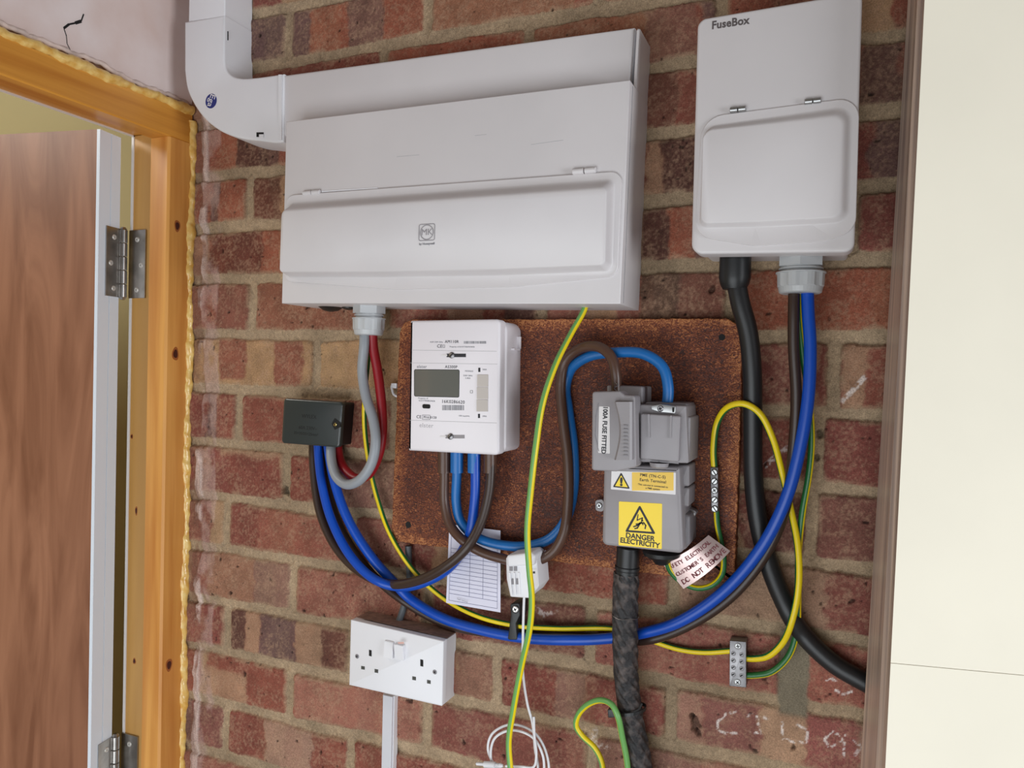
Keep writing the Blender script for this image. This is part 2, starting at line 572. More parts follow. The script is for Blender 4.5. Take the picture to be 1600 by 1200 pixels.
    blocks = [
        (-2, 452, 668, 50, ORG, 0, 1), (-2, 452, 485, 50, PUR, 0, 1), (-2, 545, 600, 50, L3(128, 92, 82), 0, 1), (-2, 668, 900, 35, L3(160, 106, 74), 0, 1), (-2, 385, 450, 55, PUR, 0, 1),
        (-1, 390, 600, 110, RED, 0, 1), (-1, 600, 830, 70, ORG, 0, 1), (-1, 830, 1010, 40, L3(158, 96, 64), 0, 1), (-1, 1010, 1090, 30, L3(140, 88, 74), 0, 1),
        (0, 1010, 1060, 150, L3(120, 72, 58), 0, 1), (0, 1060, 1090, 150, RED2, 0, 1), (0, 340, 372, 240, ORG, 0, 1), (0, 372, 420, 240, DRK, 0, 1),
        (1, 345, 385, 310, ORG, 0, 1), (1, 395, 440, 310, L3(112, 62, 48), 0, 1), (1, 1010, 1035, 260, BUF, 0, 1), (1, 1035, 1095, 260, DRK, 0, 1),
        (2, 330, 412, 400, L3(116, 56, 40), 0, 1), (2, 412, 440, 400, ORG, 0, 1), (2, 1000, 1045, 365, DRK, 0, 1), (2, 1045, 1085, 365, ORG, 0, 1),
        (3, 340, 392, 500, L3(136, 80, 64), 0, 1), (3, 400, 620, 500, L3(150, 92, 66), 0, 1), (3, 1000, 1060, 470, L3(110, 80, 62), 0, 1), (3, 1060, 1140, 470, L3(126, 76, 60), 0, 1), (3, 1145, 1400, 460, ORG, 0, 1),
        (4, 300, 492, 570, YBF, 0, 1), (4, 343, 386, 570, RED, 0.08, 0.85), (4, 430, 474, 570, RED, 0, 1), (4, 500, 640, 570, YBF, 0, 1), (4, 1180, 1240, 580, L3(132, 66, 58), 0, 1), (4, 1315, 1355, 580, BUF, 0, 1), (4, 1355, 1400, 580, RED, 0, 1),
        (5, 340, 372, 655, RED, 0, 1), (5, 380, 600, 655, RED, 0, 1), (5, 1185, 1240, 700, RED2, 0, 1), (5, 1290, 1400, 700, L3(136, 66, 58), 0, 1),
        (6, 345, 448, 745, BUF, 0, 0.25), (6, 357, 440, 745, RED2, 0.2, 1), (6, 452, 490, 745, RED2, 0, 1), (6, 520, 620, 760, L3(132, 90, 78), 0, 1), (6, 1165, 1400, 820, L3(126, 76, 66), 0, 1),
        (7, 360, 405, 820, RED2, 0, 1), (7, 405, 550, 835, L3(158, 86, 66), 0, 1), (7, 560, 640, 850, L3(146, 84, 70), 0, 1), (7, 1055, 1300, 920, L3(156, 122, 98), 0, 1), (7, 1290, 1380, 930, L3(134, 68, 60), 0, 1),
        (8, 325, 398, 900, L3(160, 112, 84), 0, 1), (8, 398, 456, 910, L3(142, 104, 90), 0, 1), (8, 465, 660, 930, L3(150, 88, 72), 0, 1), (8, 770, 915, 985, L3(132, 78, 68), 0, 1), (8, 930, 1230, 1020, L3(158, 88, 76), 0, 1), (8, 1262, 1390, 1050, L3(164, 92, 76), 0, 1),
        (9, 362, 386, 980, DRK, 0, 1), (9, 386, 409, 985, BUF, 0, 1), (9, 409, 464, 990, PUR, 0, 1), (9, 464, 505, 1000, L3(166, 128, 98), 0, 1), (9, 505, 545, 1005, L3(112, 66, 54), 0, 1), (9, 715, 772, 1050, L3(150, 100, 82), 0, 1),
        (9, 785, 870, 1065, L3(138, 66, 56), 0, 1), (9, 870, 915, 1080, L3(142, 100, 88), 0, 1), (9, 915, 1040, 1090, L3(144, 72, 62), 0, 1), (9, 1052, 1100, 1120, L3(172, 124, 106), 0, 1), (9, 1100, 1190, 1130, L3(146, 90, 84), 0, 1), (9, 1190, 1260, 1140, L3(184, 148, 116), 0, 1), (9, 1260, 1340, 1150, L3(158, 86, 82), 0, 1), (9, 1340, 1376, 1160, L3(180, 142, 124), 0, 1),
        (10, 325, 450, 1050, RED, 0, 0.45), (10, 325, 388, 1060, BUF, 0.35, 1), (10, 388, 440, 1070, RED, 0.2, 1), (10, 460, 660, 1100, L3(166, 104, 86), 0, 1), (10, 675, 920, 1150, L3(144, 78, 68), 0, 1), (10, 930, 1100, 1170, L3(152, 106, 92), 0, 1), (10, 1100, 1400, 1190, L3(170, 118, 96), 0, 1),
        (11, 300, 350, 1130, L3(140, 84, 76), 0, 1), (11, 360, 416, 1150, RED2, 0, 1), (11, 416, 490, 1160, L3(168, 128, 108), 0, 1), (11, 490, 545, 1165, RED, 0, 1), (11, 550, 800, 1190, RED2, 0, 1)]
    jx = (fbm(X, Z, 90, 61, 3) - 0.5) * 0.012
    for (n, a, b, py, c, t0, t1) in blocks:
        xa, xb = at(a, py, 0).x, at(b, py, 0).x
        on = (idx == n) * sstep(-0.0025, 0.0025, X + jx - xa) * sstep(-0.0025, 0.0025, xb - X - jx)
        if t0 > 0 or t1 < 1:
            q = bz + jx * 8
            on = on * sstep(-0.05, 0.05, q - t0) * sstep(-0.05, 0.05, t1 - q)
        on = (on * 0.88)[..., None]
        C = C * (1 - on) + c * on
    mott = (fbm(X, Z, 55, 81, 4) - 0.5)
    C = C * (1 + 0.55 * mott[..., None])
    sand = sstep(0.40, 0.80, fbm(X, Z, 420, 91, 2) * 0.6 + fbm(X, Z, 60, 92, 3) * 0.4)[..., None] * 0.50
    C = C * (1 - sand) + L3(188, 150, 120) * sand
    edge = (1 - sstep(0.001, 0.006, d))[..., None] * sstep(0.42, 0.60, fbm(X, Z, 60, 95, 3))[..., None] * 0.6
    C = C * (1 - edge) + L3(178, 150, 118) * edge
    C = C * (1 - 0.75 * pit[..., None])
    CM = L3(168, 145, 118) * (1 + 0.5 * (fbm(X, Z, 28, 101, 4) - 0.5))[..., None] * (1 + 0.5 * (nf - 0.5))[..., None]
    dirty = sstep(0.45, 0.70, fbm(X, Z, 7, 105, 3))[..., None] * 0.35
    CM = CM * (1 - dirty) + L3(112, 96, 74) * dirty
    g_ = C.mean(-1, keepdims=True); C = (C * 0.76 + g_ * 0.24) * np.array([0.95, 0.88, 0.80])
    ib = inb[..., None]
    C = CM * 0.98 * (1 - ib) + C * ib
    # grey cement repair in one upright joint
    a = at(1216, 1060, 0).x; b = at(1264, 1060, 0).x
    zt, zb = at(1240, 985, 0).z - Z0, at(1240, 1118, 0).z - Z0
    on = sstep(-0.002, 0.002, X + jx * 0.5 - a) * sstep(-0.002, 0.002, b - X - jx * 0.5) * sstep(-0.002, 0.002, zt - Z) * sstep(-0.004, 0.004, Z - zb)
    H = H * (1 - on) + (0.0002 + (nf - 0.5) * 0.001) * on
    C = C * (1 - on[..., None]) + L3(128, 118, 100) * (1 + 0.4 * mott[..., None]) * on[..., None]
    # plaster smears running down beside the door frame
    for (pxa, pxb, pya, colr, amt, hgt) in ((318, 342, 560, L3(190, 160, 150), 0.50, 0.0012), (312, 322, 560, L3(216, 194, 184), 0.70, 0.0030), (288, 316, 560, L3(122, 88, 72), 0.55, 0.0)):
        a = at(pxa, pya, 0).x; b = at(pxb, pya, 0).x
        w = (fbm(X * 0.6, Z, 26, int(pxa), 3) - 0.5) * 0.016
        thr = sstep(0.36, 0.55, fbm(X * 1.5, Z, 22, int(pxa) + 3, 4))
        on = sstep(-0.0012, 0.0012, X + w - a) * sstep(-0.001, 0.001, b - X - w * 0.4) * thr
        H = H + on * hgt * (0.5 + fbm(X, Z, 80, 9, 2))
        on = (on * amt)[..., None]
        C = C * (1 - on) + colr * (0.8 + 0.4 * fbm(X * 3, Z * 0.4, 90, 7, 2))[..., None] * on
    # chalk marks and scuffs
    def chalk(pts, wpx, amt=0.8, grain=0.5):
        nonlocal C
        P = [at(a, b, 0) for a, b in pts]
        w = wpx * mpp(*pts[0]) / 2
        on = np.zeros(X.shape)
        for p, q in zip(P[:-1], P[1:]):
            ax, az = p.x, p.z - Z0; bx, bz_ = q.x, q.z - Z0
            L2 = (bx - ax)**2 + (bz_ - az)**2 + 1e-9
            t = np.clip(((X - ax) * (bx - ax) + (Z - az) * (bz_ - az)) / L2, 0, 1)
            dd = np.hypot(X - ax - t * (bx - ax), Z - az - t * (bz_ - az))
            on = np.maximum(on, 1 - sstep(w * 0.6, w * 1.3, dd))
        on = on * sstep(grain - 0.12, grain + 0.08, fbm(X, Z, 420, 111, 2)) * amt
        C = C * (1 - on[..., None]) + L3(232, 220, 214) * on[..., None]
    chalk([(1150, 1110), (1135, 1114), (1122, 1126), (1121, 1138), (1134, 1144), (1152, 1144)], 4)
    chalk([(1165, 1117), (1182, 1116), (1200, 1121)], 4); chalk([(1183, 1118), (1188, 1143), (1172, 1142)], 4); chalk([(1172, 1142), (1189, 1144)], 4)
    chalk([(1222, 1128), (1223, 1152), (1240, 1158), (1260, 1158), (1262, 1140), (1244, 1130)], 4)
    chalk([(1318, 1150), (1300, 1142), (1288, 1154), (1296, 1166), (1312, 1160), (1320, 1146), (1318, 1180)], 4)
    chalk([(1335, 1155), (1345, 1165), (1336, 1178)], 5, 0.6, 0.55)
    chalk([(1290, 1062), (1300, 1060), (1306, 1064)], 4); chalk([(1306, 1078), (1318, 1084), (1332, 1080)], 4)
    chalk([(1318, 626), (1330, 612), (1340, 602), (1350, 590)], 8, 0.7, 0.48)
    chalk([(1196, 728), (1210, 715), (1230, 700)], 8, 0.6, 0.55)
    chalk([(930, 1140), (925, 1160), (950, 1166)], 9, 0.5, 0.55)
    chalk([(838, 950), (850, 960), (868, 955)], 9, 0.5, 0.55)
    # dark spalled hole
    for (hx, hy, hr) in ((1087, 1130, 8), (1082, 1118, 4), (1092, 1144, 5), (446, 768, 6), (1240, 1168, 3), (1113, 453, 5), (1276, 716, 4), (1280, 680, 5)):
        p = at(hx, hy, 0); rr = hr * mpp(hx, hy)
        dd = np.hypot((X - p.x), (Z - (p.z - Z0)) * 0.7) + (fbm(X, Z, 200, 121, 2) - 0.5) * rr * 1.2
        on = 1 - sstep(rr * 0.7, rr * 1.1, dd)
        H = H - on * 0.005
        C = C * (1 - 0.6 * on[..., None])
    C = np.clip(C, 0.005, 1)
    n, m = X.shape
    co = np.stack([X, -H, Z + Z0], -1).reshape(-1, 3).astype(np.float32)
    ii = (np.arange(n - 1)[:, None] * m + np.arange(m - 1)[None, :]).ravel()
    faces = np.stack([ii, ii + 1, ii + 1 + m, ii + m], 1).astype(np.int32)
    me = bpy.data.meshes.new('wall_back')
    me.vertices.add(len(co)); me.vertices.foreach_set('co', co.ravel())
    me.loops.add(len(faces) * 4); me.loops.foreach_set('vertex_index', faces.ravel())
    me.polygons.add(len(faces)); me.polygons.foreach_set('loop_start', np.arange(0, len(faces) * 4, 4, dtype=np.int32))
    me.polygons.foreach_set('use_smooth', np.ones(len(faces), bool))
    me.update()
    ca = me.color_attributes.new('Col', 'FLOAT_COLOR', 'POINT')
    ca.data.foreach_set('color', np.concatenate([C.reshape(-1, 3), np.ones((n * m, 1))], 1).astype(np.float32).ravel())
    me.materials.append(attr_mat('brickwork', 0.88, 700, 0.28, 0.9, 800, 0.25))
    o = bpy.data.objects.new('wall_back', me); COL.objects.link(o)
    tag(o, kind='structure')


build_wall()


def box(bm, x0, x1, y0, y1, z0, z1):
    loft(bm, [[Vector((x0, y0, z0)), Vector((x1, y0, z0)), Vector((x1, y1, z0)), Vector((x0, y1, z0))],
              [Vector((x0, y0, z1)), Vector((x1, y0, z1)), Vector((x1, y1, z1)), Vector((x0, y1, z1))]])


bm = bmesh.new(); box(bm, -2.6, 2.4, -3.2, 0.0, 2.56, 2.60)
obj('ceiling', bm, mat('ceiling_board', rgb(150, 140, 130), 0.9), kind='structure')
XL = -0.875           # face of the left wall
# ---- floor
bm = bmesh.new(); box(bm, -2.6, 2.4, -3.2, 0.1, -0.05, 0.0)
obj('floor', bm, mat('concrete', rgb(150, 145, 138), 0.8, var=0.25, vscale=4), kind='structure')

# ------------------------------------------------------------------ left wall, plaster above the door
ZH0, ZH1 = Z0 - 0.021, Z0 + 0.022       # door head, underside and top
YJ = -0.047                              # room side edge of the hinge jamb
YO = YJ - 0.78                           # the other jamb
plaster = mat('pink_plaster', rgb(236, 222, 220), 0.75, var=0.22, vscale=9, bump=0.12, bscale=120, dark=rgb(222, 198, 190))
bm = bmesh.new()
ys = [0.06] + [-0.01 - 0.03 * i for i in range(40)]
ys = [0.0] + ys[1:]
random.seed(4)
low = [ZH1 + 0.017 + random.uniform(-0.0025, 0.0025) for _ in ys]
ringF = [Vector((XL, y, z)) for y, z in zip(ys, low)] + [Vector((XL, ys[-1], Z0 + 0.6)), Vector((XL, 0.0, Z0 + 0.6))]
ringB = [Vector((XL - 0.07, p.y, p.z)) for p in ringF]
loft(bm, [ringF, ringB])
obj('wall_left', bm, plaster, kind='structure')
# crack in the plaster and its broken lower edge
cr = [atx(a, b, XL + 0.0006) for a, b in ((131, 22), (127, 33), (118, 36), (108, 38), (100, 44), (104, 56), (105, 68), (110, 78), (106, 84))]
bm = bmesh.new()
for i, (a, b) in enumerate(zip(cr[:-1], cr[1:])):
    w = (0.0007, 0.0018, 0.0010, 0.0013, 0.0004, 0.0003, 0.0003, 0.0005)[i]
    n = Vector((0, -(b - a).z, (b - a).y)).normalized() * w
    loft(bm, [[a + n, b + n, b - n, a - n], [q - Vector((0.001, 0, 0)) for q in (a + n, b + n, b - n, a - n)]])
tag(obj('plaster_crack', bm, HOLE, bpy.data.objects['wall_left']))
bm = bmesh.new()
path = [Vector((XL - 0.0005, y, z - 0.0010 + random.uniform(-0.0012, 0.0012))) for y, z in zip(ys[1:], low[1:])]
tube(bm, smooth_path(path, 0.006), 0.0025, 8, rfun=lambda L, an: 0.0032 + 0.0016 * math.sin(L * 400) * math.sin(L * 170 + an))
obj('plaster_edge', bm, mat('raw_plaster', rgb(236, 214, 204), 0.85, var=0.3, vscale=60), bpy.data.objects['wall_left'])

# ------------------------------------------------------------------ door lining
pine_front = wood_mat('pine_orange', rgb(190, 118, 46), rgb(232, 170, 88), (40, 40, 2.2), 0.42, 0.35, (0.3, 0.7), 0.05, 0.4)
pine_head = wood_mat('pine_orange_head', rgb(188, 116, 34), rgb(228, 162, 66), (40, 2.2, 60), 0.42, 0.35, (0.3, 0.7), 0.05, 0.4)
pine_in = wood_mat('pine_rebate', rgb(190, 140, 72), rgb(206, 158, 90), (30, 30, 2), 0.45, 0.25, (0.3, 0.7), 0.05, 0.5)
knot_m = mat('knot', rgb(66, 20, 12), 0.4)
knot_h = mat('knot_halo', rgb(158, 88, 40), 0.42)
frame = empty('trim_1', (XL, YJ, 0), kind='structure')
XS = XL - 0.030          # end of the stop face
XE = XL - 0.074          # far edge of the lining
bm = bmesh.new()
prof = [Vector((XL + 0.004, -0.006)), Vector((XL + 0.004, YJ + 0.003)), Vector((XL + 0.001, YJ)), Vector((XS, YJ)), Vector((XS, YJ + 0.011)), Vector((XE, YJ + 0.011)), Vector((XE, -0.006))]
loft(bm, [[Vector((p.x, p.y, 0)) for p in prof], [Vector((p.x, p.y, ZH0 - 0.0002)) for p in prof]])
jamb = obj('jamb', bm, pine_front, frame)
bm = bmesh.new()
box(bm, XE + 0.0005, XS - 0.0005, YJ + 0.0098, YJ + 0.012, 0.0, ZH0 + 0.010)
obj('rebate', bm, pine_in, frame)
# head
bm = bmesh.new()
prof = [Vector((XL + 0.004, ZH1)), Vector((XL + 0.004, ZH0 + 0.002)), Vector((XL + 0.002, ZH0)), Vector((XS, ZH0)), Vector((XS, ZH0 + 0.011)), Vector((XE, ZH0 + 0.011)), Vector((XE, ZH1))]
loft(bm, [[Vector((p.x, -0.0055, p.y)) for p in prof], [Vector((p.x, YO - 0.04, p.y)) for p in prof]])
obj('head', bm, pine_head, frame)
bm = bmesh.new(); box(bm, XE, XL + 0.004, YO - 0.04, YO, 0, ZH0)
obj('jamb', bm, pine_front, frame)
bm = bmesh.new(); box(bm, XE - 0.004, XE, -0.006, YJ + 0.0085, 0, ZH0 + 0.014)
box(bm, XE - 0.004, XE, -0.006, YO - 0.04, ZH0 + 0.009, ZH1)
obj('white_edge', bm, mat('white_gloss', rgb(232, 228, 224), 0.35), frame)


def knot(px, py, x=None, y=None, r=0.006, asp=1.6):
    p = atx(px, py, x) if x is not None else at(px, py, y)
    for k, (rr, mm, dd) in enumerate(((r * 1.25, knot_h, 0.0002), (r * 0.8, knot_m, 0.0004))):
        bm = bmesh.new()
        ring = []
        for i in range(20):
            a = i * math.pi / 10; q = 1 + 0.08 * math.sin(3 * a + px)
            if x is not None: ring.append(p + Vector((dd, math.cos(a) * rr * q, math.sin(a) * rr * asp * q)))
            else: ring.append(p + Vector((math.cos(a) * rr * q, -dd, math.sin(a) * rr * asp * q)))
        o = Vector((-0.0006, 0, 0)) if x is not None else Vector((0, 0.0006, 0))
        loft(bm, [ring, [v + o for v in ring]])
        obj('knot', bm, mm, frame)


knot(277, 353, x=XL + 0.004, r=0.0042); knot(274, 553, x=XL + 0.004, r=0.0048); knot(264, 1039, x=XL + 0.004, r=0.0046)
knot(210, 1033, y=YJ + 0.0098, r=0.0024, asp=1.5); knot(206, 682, y=YJ + 0.0098, r=0.0018); knot(213, 798, y=YJ + 0.0098, r=0.0018, asp=3)

# foam
foam_m = mat('yellow_foam', rgb(238, 204, 126), 0.30, var=0.3, vscale=90, bump=0.5, bscale=260, dark=rgb(220, 168, 78), coat=0.4)


def foam_bead(name, pts, r0, seed, label):
    rnd = random.Random(seed)
    path = smooth_path(pts, 0.0025)
    ph = [rnd.uniform(0, 6.28) for _ in range(8)]
    def rf(L, an):
        return r0 * (1 + 0.16 * math.sin(L * 38 + ph[0]) + 0.14 * math.sin(L * 110 + ph[1] + math.sin(an)) + 0.09 * math.sin(L * 290 + 2 * an + ph[2]) + 0.05 * math.sin(L * 620 + 3 * an + ph[3]))
    bm = bmesh.new(); tube(bm, path, r0, 16, rfun=rf)
    return obj(name, bm, foam_m, None, True, label=label, cat='foam')


foam_bead('expanding_foam', [Vector((XL + 0.001, -0.0035 + 0.0015 * math.sin(k * 1.7), Z0 + 0.012 - k * 0.07)) for k in range(14)] + [Vector((XL, -0.003, 0.9))], 0.0072, 3,
          'knobbly yellow expanding foam bead running down between timber jamb and bricks')
foam_bead('expanding_foam', [Vector((XL + 0.002, -0.006 - k * 0.06, ZH1 + 0.0045 + 0.001 * math.sin(k * 2.1))) for k in range(12)], 0.0066, 8,
          'yellow expanding foam bead lying along the top of the timber door head')

# ------------------------------------------------------------------ door
door = empty('door_1', (XE - 0.007, YJ - 0.008, 0), kind='structure')
DA = math.radians(10)
ux = Vector((-math.cos(DA), -math.sin(DA), 0)); uy = Vector((math.sin(DA), -math.cos(DA), 0))     # along the leaf, and towards the viewer
D0 = Vector((XE - 0.008, YJ - 0.0075, 0))
DZ1 = Z0 - 0.0175
TH = 0.040


def dbox(bm, u0, u1, v0, v1, z0, z1):
    c = [D0 + ux * u + uy * v for u, v in ((u0, v0), (u1, v0), (u1, v1), (u0, v1))]
    loft(bm, [[Vector((p.x, p.y, z0)) for p in c], [Vector((p.x, p.y, z1)) for p in c]])


bm = bmesh.new(); dbox(bm, 0.004, 0.76, 0, TH, 0.006, DZ1)
leaf_m = wood_mat('red_brown_veneer', rgb(124, 78, 54), rgb(160, 110, 82), (16, 16, 2.2), 0.42, 0.2, (0.32, 0.68), 0.05, 2.6)
leaf = obj('door_leaf', bm, leaf_m, door)
wpaint = mat('white_gloss_blue', rgb(222, 230, 240), 0.28)
bm = bmesh.new()
dbox(bm, -0.001, 0.004, -0.0005, 0.0175, 0.006, DZ1); dbox(bm, 0.0, 0.004, 0.0175, 0.0190, 0.006, DZ1); dbox(bm, -0.001, 0.004, 0.0190, TH, 0.006, DZ1)
obj('edge_lipping', bm, wpaint, door)
brushed = mat('hinge_steel', rgb(190, 186, 182), 0.3, 1.0, var=0.3, vscale=40)


def hinge(zc, h):
    hg = empty('hinge', Vector((0, 0, 0))); hg.parent = door
    hg.location = (0, 0, zc)
    X0, Y0 = XE - 0.004, YJ - 0.003
    bm = bmesh.new()
    for k in range(5):
        z = zc - h / 2 + h * k / 5
        lathe(bm, (X0, Y0, z), (0, 0, 1), [(0, 0.0048), (0.0008, 0.0055), (h / 5 - 0.0014, 0.0055), (h / 5 - 0.0006, 0.0048)], 18)
    lathe(bm, (X0, Y0, zc - h / 2 - 0.003), (0, 0, 1), [(0, 0.003), (0.003, 0.005)], 18)
    lathe(bm, (X0, Y0, zc + h / 2), (0, 0, 1), [(0, 0.005), (0.003, 0.003)], 18)
    obj('knuckle', bm, brushed, hg, True)
    bm = bmesh.new()
    box(bm, X0, X0 + 0.032, YJ + 0.0070, YJ + 0.0092, zc - h / 2, zc + h / 2)
    obj('leaf_plate', bm, brushed, hg)
    bm = bmesh.new(); dbox(bm, -0.003, -0.0012, -0.002, 0.027, zc - h / 2, zc + h / 2)
    obj('leaf_plate', bm, brushed, hg)
    for zz in (-0.38, -0.02, 0.36):
        c = Vector((X0 + 0.016 + (0.008 if zz == -0.02 else 0), YJ + 0.0072, zc + zz * h))
        bm = bmesh.new(); lathe(bm, c, (0, -1, 0), [(0, 0.0040), (0.0012, 0.0032), (0.0012, 0.0010), (0.0002, 0.0009)], 16)
        obj('screw', bm, mat('screw_zinc', rgb(214, 210, 204), 0.4, 0.5), hg, True)
        c = D0 - ux * 0.0028 + uy * (0.012 + (0.006 if zz == -0.02 else 0)) + Vector((0, 0, zc + zz * h))
        bm = bmesh.new(); lathe(bm, c, -ux, [(0, 0.0040), (0.0012, 0.0032), (0.0012, 0.0010), (0.0002, 0.0009)], 16)
        obj('screw', bm, mat('screw_zinc', rgb(214, 210, 204), 0.4, 0.5), hg, True)


zh1 = (atx(195, 358, XE).z + atx(195, 465, XE).z) / 2
hh = atx(195, 358, XE).z - atx(195, 465, XE).z
hinge(zh1, hh)
hinge(atx(180, 1152, XE).z - hh / 2, hh)

# next room: cream wall seen over the door
bm = bmesh.new(); box(bm, -2.62, -2.6, -3.2, 0.9, 0, 3.2)
obj('wall_far', bm, mat('cream_wall', rgb(224, 204, 150), 0.8, var=0.06, vscale=2), kind='structure')
bm = bmesh.new(); box(bm, -2.6, -0.96, 0.30, 0.32, 0, 3.2)
obj('wall_side', bm, mat('cream_wall2', rgb(208, 196, 150), 0.8), kind='structure')

# ------------------------------------------------------------------ painted panel on the right
cream = mat('cream_paint', rgb(249, 242, 224), 0.42, var=0.05, vscale=6, bump=0.05, bscale=60, spec=0.4)
strip_m = wood_mat('bare_edge', rgb(150, 132, 124), rgb(214, 190, 172), (160, 160, 0.8), 0.35, 0.3, (0.3, 0.7), 0.05)
YP = -0.125
pn = empty('painted_panel', (at(1412, 600, YP).x, -0.06, 0), 'tall cream painted timber panel with bare streaky edge at the right of the wall', 'panel')
a0 = at(1416, 560, YP); back = at(1382, 620, -0.030)
dirx = Vector((math.cos(math.radians(-11)), -math.sin(math.radians(-11)), 0))
def panel_ring(z, sh=0.0):
    A = Vector((a0.x + sh, a0.y, z)); B = A + dirx * 0.5
    return [A, B, B + Vector((0.03, 0.02, 0)), A + Vector((0.006, 0.02, 0))]
def shx(z): return (z - a0.z) * 0.018
bm = bmesh.new()
zc_ = at(1405, 1038, YP).z; zc2 = at(1430, 66, YP).z
for (za, zb_) in ((0.0, zc_ - 0.00025), (zc_ + 0.00025, 2.5)):
    loft(bm, [panel_ring(za, shx(za)), panel_ring(zb_, shx(zb_))])
obj('face_board', bm, cream, pn)
bm = bmesh.new()
def side_ring(z):
    A = Vector((a0.x + shx(z), a0.y + 0.0012, z)); Bk = Vector((back.x + (z - a0.z) * 0.028, back.y, z))
    k1 = A.lerp(Bk, 0.22) + Vector((0.0020, 0.0, 0)); k2 = A.lerp(Bk, 0.30) - Vector((0.0012, 0, 0)); k3 = A.lerp(Bk, 0.72) - Vector((0.001, 0, 0)); k4 = A.lerp(Bk, 0.80) + Vector((0.002, 0, 0))
    return [A, k1, k2, k3, k4, Bk, Bk + Vector((0.02, 0, 0)), A + Vector((0.02, 0.025, 0))]
loft(bm, [side_ring(0.0), side_ring(1.2), side_ring(2.5)])
obj('edge_strip', bm, strip_m, pn)
rects('paint_chip', [(1497, 1170, 1514, 1176), (1500, 1176, 1506, 1196)], YP + 0.014, pn, mat('chipped_paint', rgb(200, 196, 190), 0.6), 0.0)

# ------------------------------------------------------------------ consumer unit
YM = -0.083
cu = empty('consumer_unit', at(700, 475, 0), 'wide white metal consumer unit with raised front flap, below the wide horizontal trunking', 'fuse box')
mk = [(447, 190), (984, 125), (969, 475), (440, 474)]
plate('body', mk, 0.0, YM, WHITE, cu, r=0.0, bev=0.0012)
# seam between cover and back box along the right-hand side
c1, c2 = at(984, 125, YM), at(969, 475, YM)
bm = bmesh.new()
for yy in (YM + 0.012,):
    loft(bm, [[Vector((c1.x + 0.0003, yy, c1.z - 0.002)), Vector((c2.x + 0.0003, yy, c2.z + 0.002)), Vector((c2.x - 0.002, yy, c2.z + 0.002)), Vector((c1.x - 0.002, yy, c1.z - 0.002))],
              [Vector((c1.x + 0.0003, yy + 0.0006, c1.z - 0.002)), Vector((c2.x + 0.0003, yy + 0.0006, c2.z + 0.002)), Vector((c2.x - 0.002, yy + 0.0006, c2.z + 0.002)), Vector((c1.x - 0.002, yy + 0.0006, c1.z - 0.002))]])
obj('seam', bm, INK_G, cu)


def flap(name, outer, r_out, inner, r_in, top, r_top, y0, y1, y2, m, parent, n=6):
    """lid with a flat rim and a raised centre; outlines in photo pixels"""
    O = rpoly(pxpoly(outer, y0), r_out, n); I = rpoly(pxpoly(inner, y1), r_in, n); T = rpoly(pxpoly(top, y2), r_top, n)
    def ring(poly, y): return [Vector((p.x, y, p.y)) for p in poly]
    bm = bmesh.new()
    rings = [ring(O, y0), ring(O, y1 + 0.0006), ring(inset(O, 0.0006), y1), ring(I, y1)]
    for k in range(1, 9):
        f = k / 9; s = f
        h = 0.5 - 0.5 * math.cos(math.pi * f)
        rings.append([Vector((a.x + (b.x - a.x) * s, y1 + (y2 - y1) * h, a.y + (b.y - a.y) * s)) for a, b in zip(I, T)])
    rings.append(ring(T, y2))
    loft(bm, rings)
    return obj(name, bm, m, parent, True)


lid = flap('flap', [(449, 306), (973, 268), (966, 432), (800, 449), (620, 453), (447, 440)], [0.012, 0.012, 0.012, 0.05, 0.05, 0.010],
           [(452, 316), (962, 278), (957, 424), (796, 431), (620, 434), (449, 434)], [0.008, 0.008, 0.008, 0, 0, 0.006],
           [(440, 332), (946, 296), (944, 413), (792, 419), (618, 423), (437, 424)], [0.005, 0.006, 0.006, 0, 0, 0.004], YM, YM - 0.003, YM - 0.019, WHITE, cu)
# bottom step line of the flap, moulding
# logo: ring in rounded square
yl = YM - 0.0192
bm = bmesh.new()
c = at(667, 363, yl); s_ = mpp(667, 363, yl)
def ringflat(bm, po, pi_, y, d=0.0003):
    a = [Vector((p.x, y, p.y)) for p in po]; b = [Vector((p.x, y, p.y)) for p in pi_]
    va = [bm.verts.new(p - Vector((0, d, 0))) for p in a]; vb = [bm.verts.new(p - Vector((0, d, 0))) for p in b]
    for i in range(len(a)): bm.faces.new((va[i], va[(i + 1) % len(a)], vb[(i + 1) % len(a)], vb[i]))
for w, rr in ((29, 0.003),):
    po = rect_poly(c.x, c.z, w * s_, w * s_ * 0.92, 0, 0.0025); pi_ = inset(po, 0.0009)
    ringflat(bm, po, pi_, yl)
circ = lambda r: [Vector((c.x + math.cos(t * math.pi / 16) * r, c.z + math.sin(t * math.pi / 16) * r)) for t in range(32)]
ringflat(bm, circ(12 * s_), circ(10.6 * s_), yl)
INK_M = mat('mid_grey_ink', rgb(156, 152, 156), 0.5)
obj('logo', bm, INK_M, cu)
text('MK', 667, 363, yl, 10, cu, INK_M, 'lettering', depth=0.0002)
text('by Honeywell', 667, 381, yl, 3.6, cu, INK_G, 'lettering', depth=0.0002)


def barrel(px, py, len_px, r, y, m, parent, ang=0.0, name='hinge'):
    c = at(px, py, y); L = len_px * mpp(px, py, y)
    bm = bmesh.new()
    a = Vector((math.cos(ang), 0, math.sin(ang)))
    for s0 in (-0.5, 0.02):
        lathe(bm, c + a * L * s0, a, [(0, r * 0.8), (0.0004, r), (L * 0.48 - 0.0004, r), (L * 0.48, r * 0.8)], 14)
    return obj(name, bm, m, parent, True)


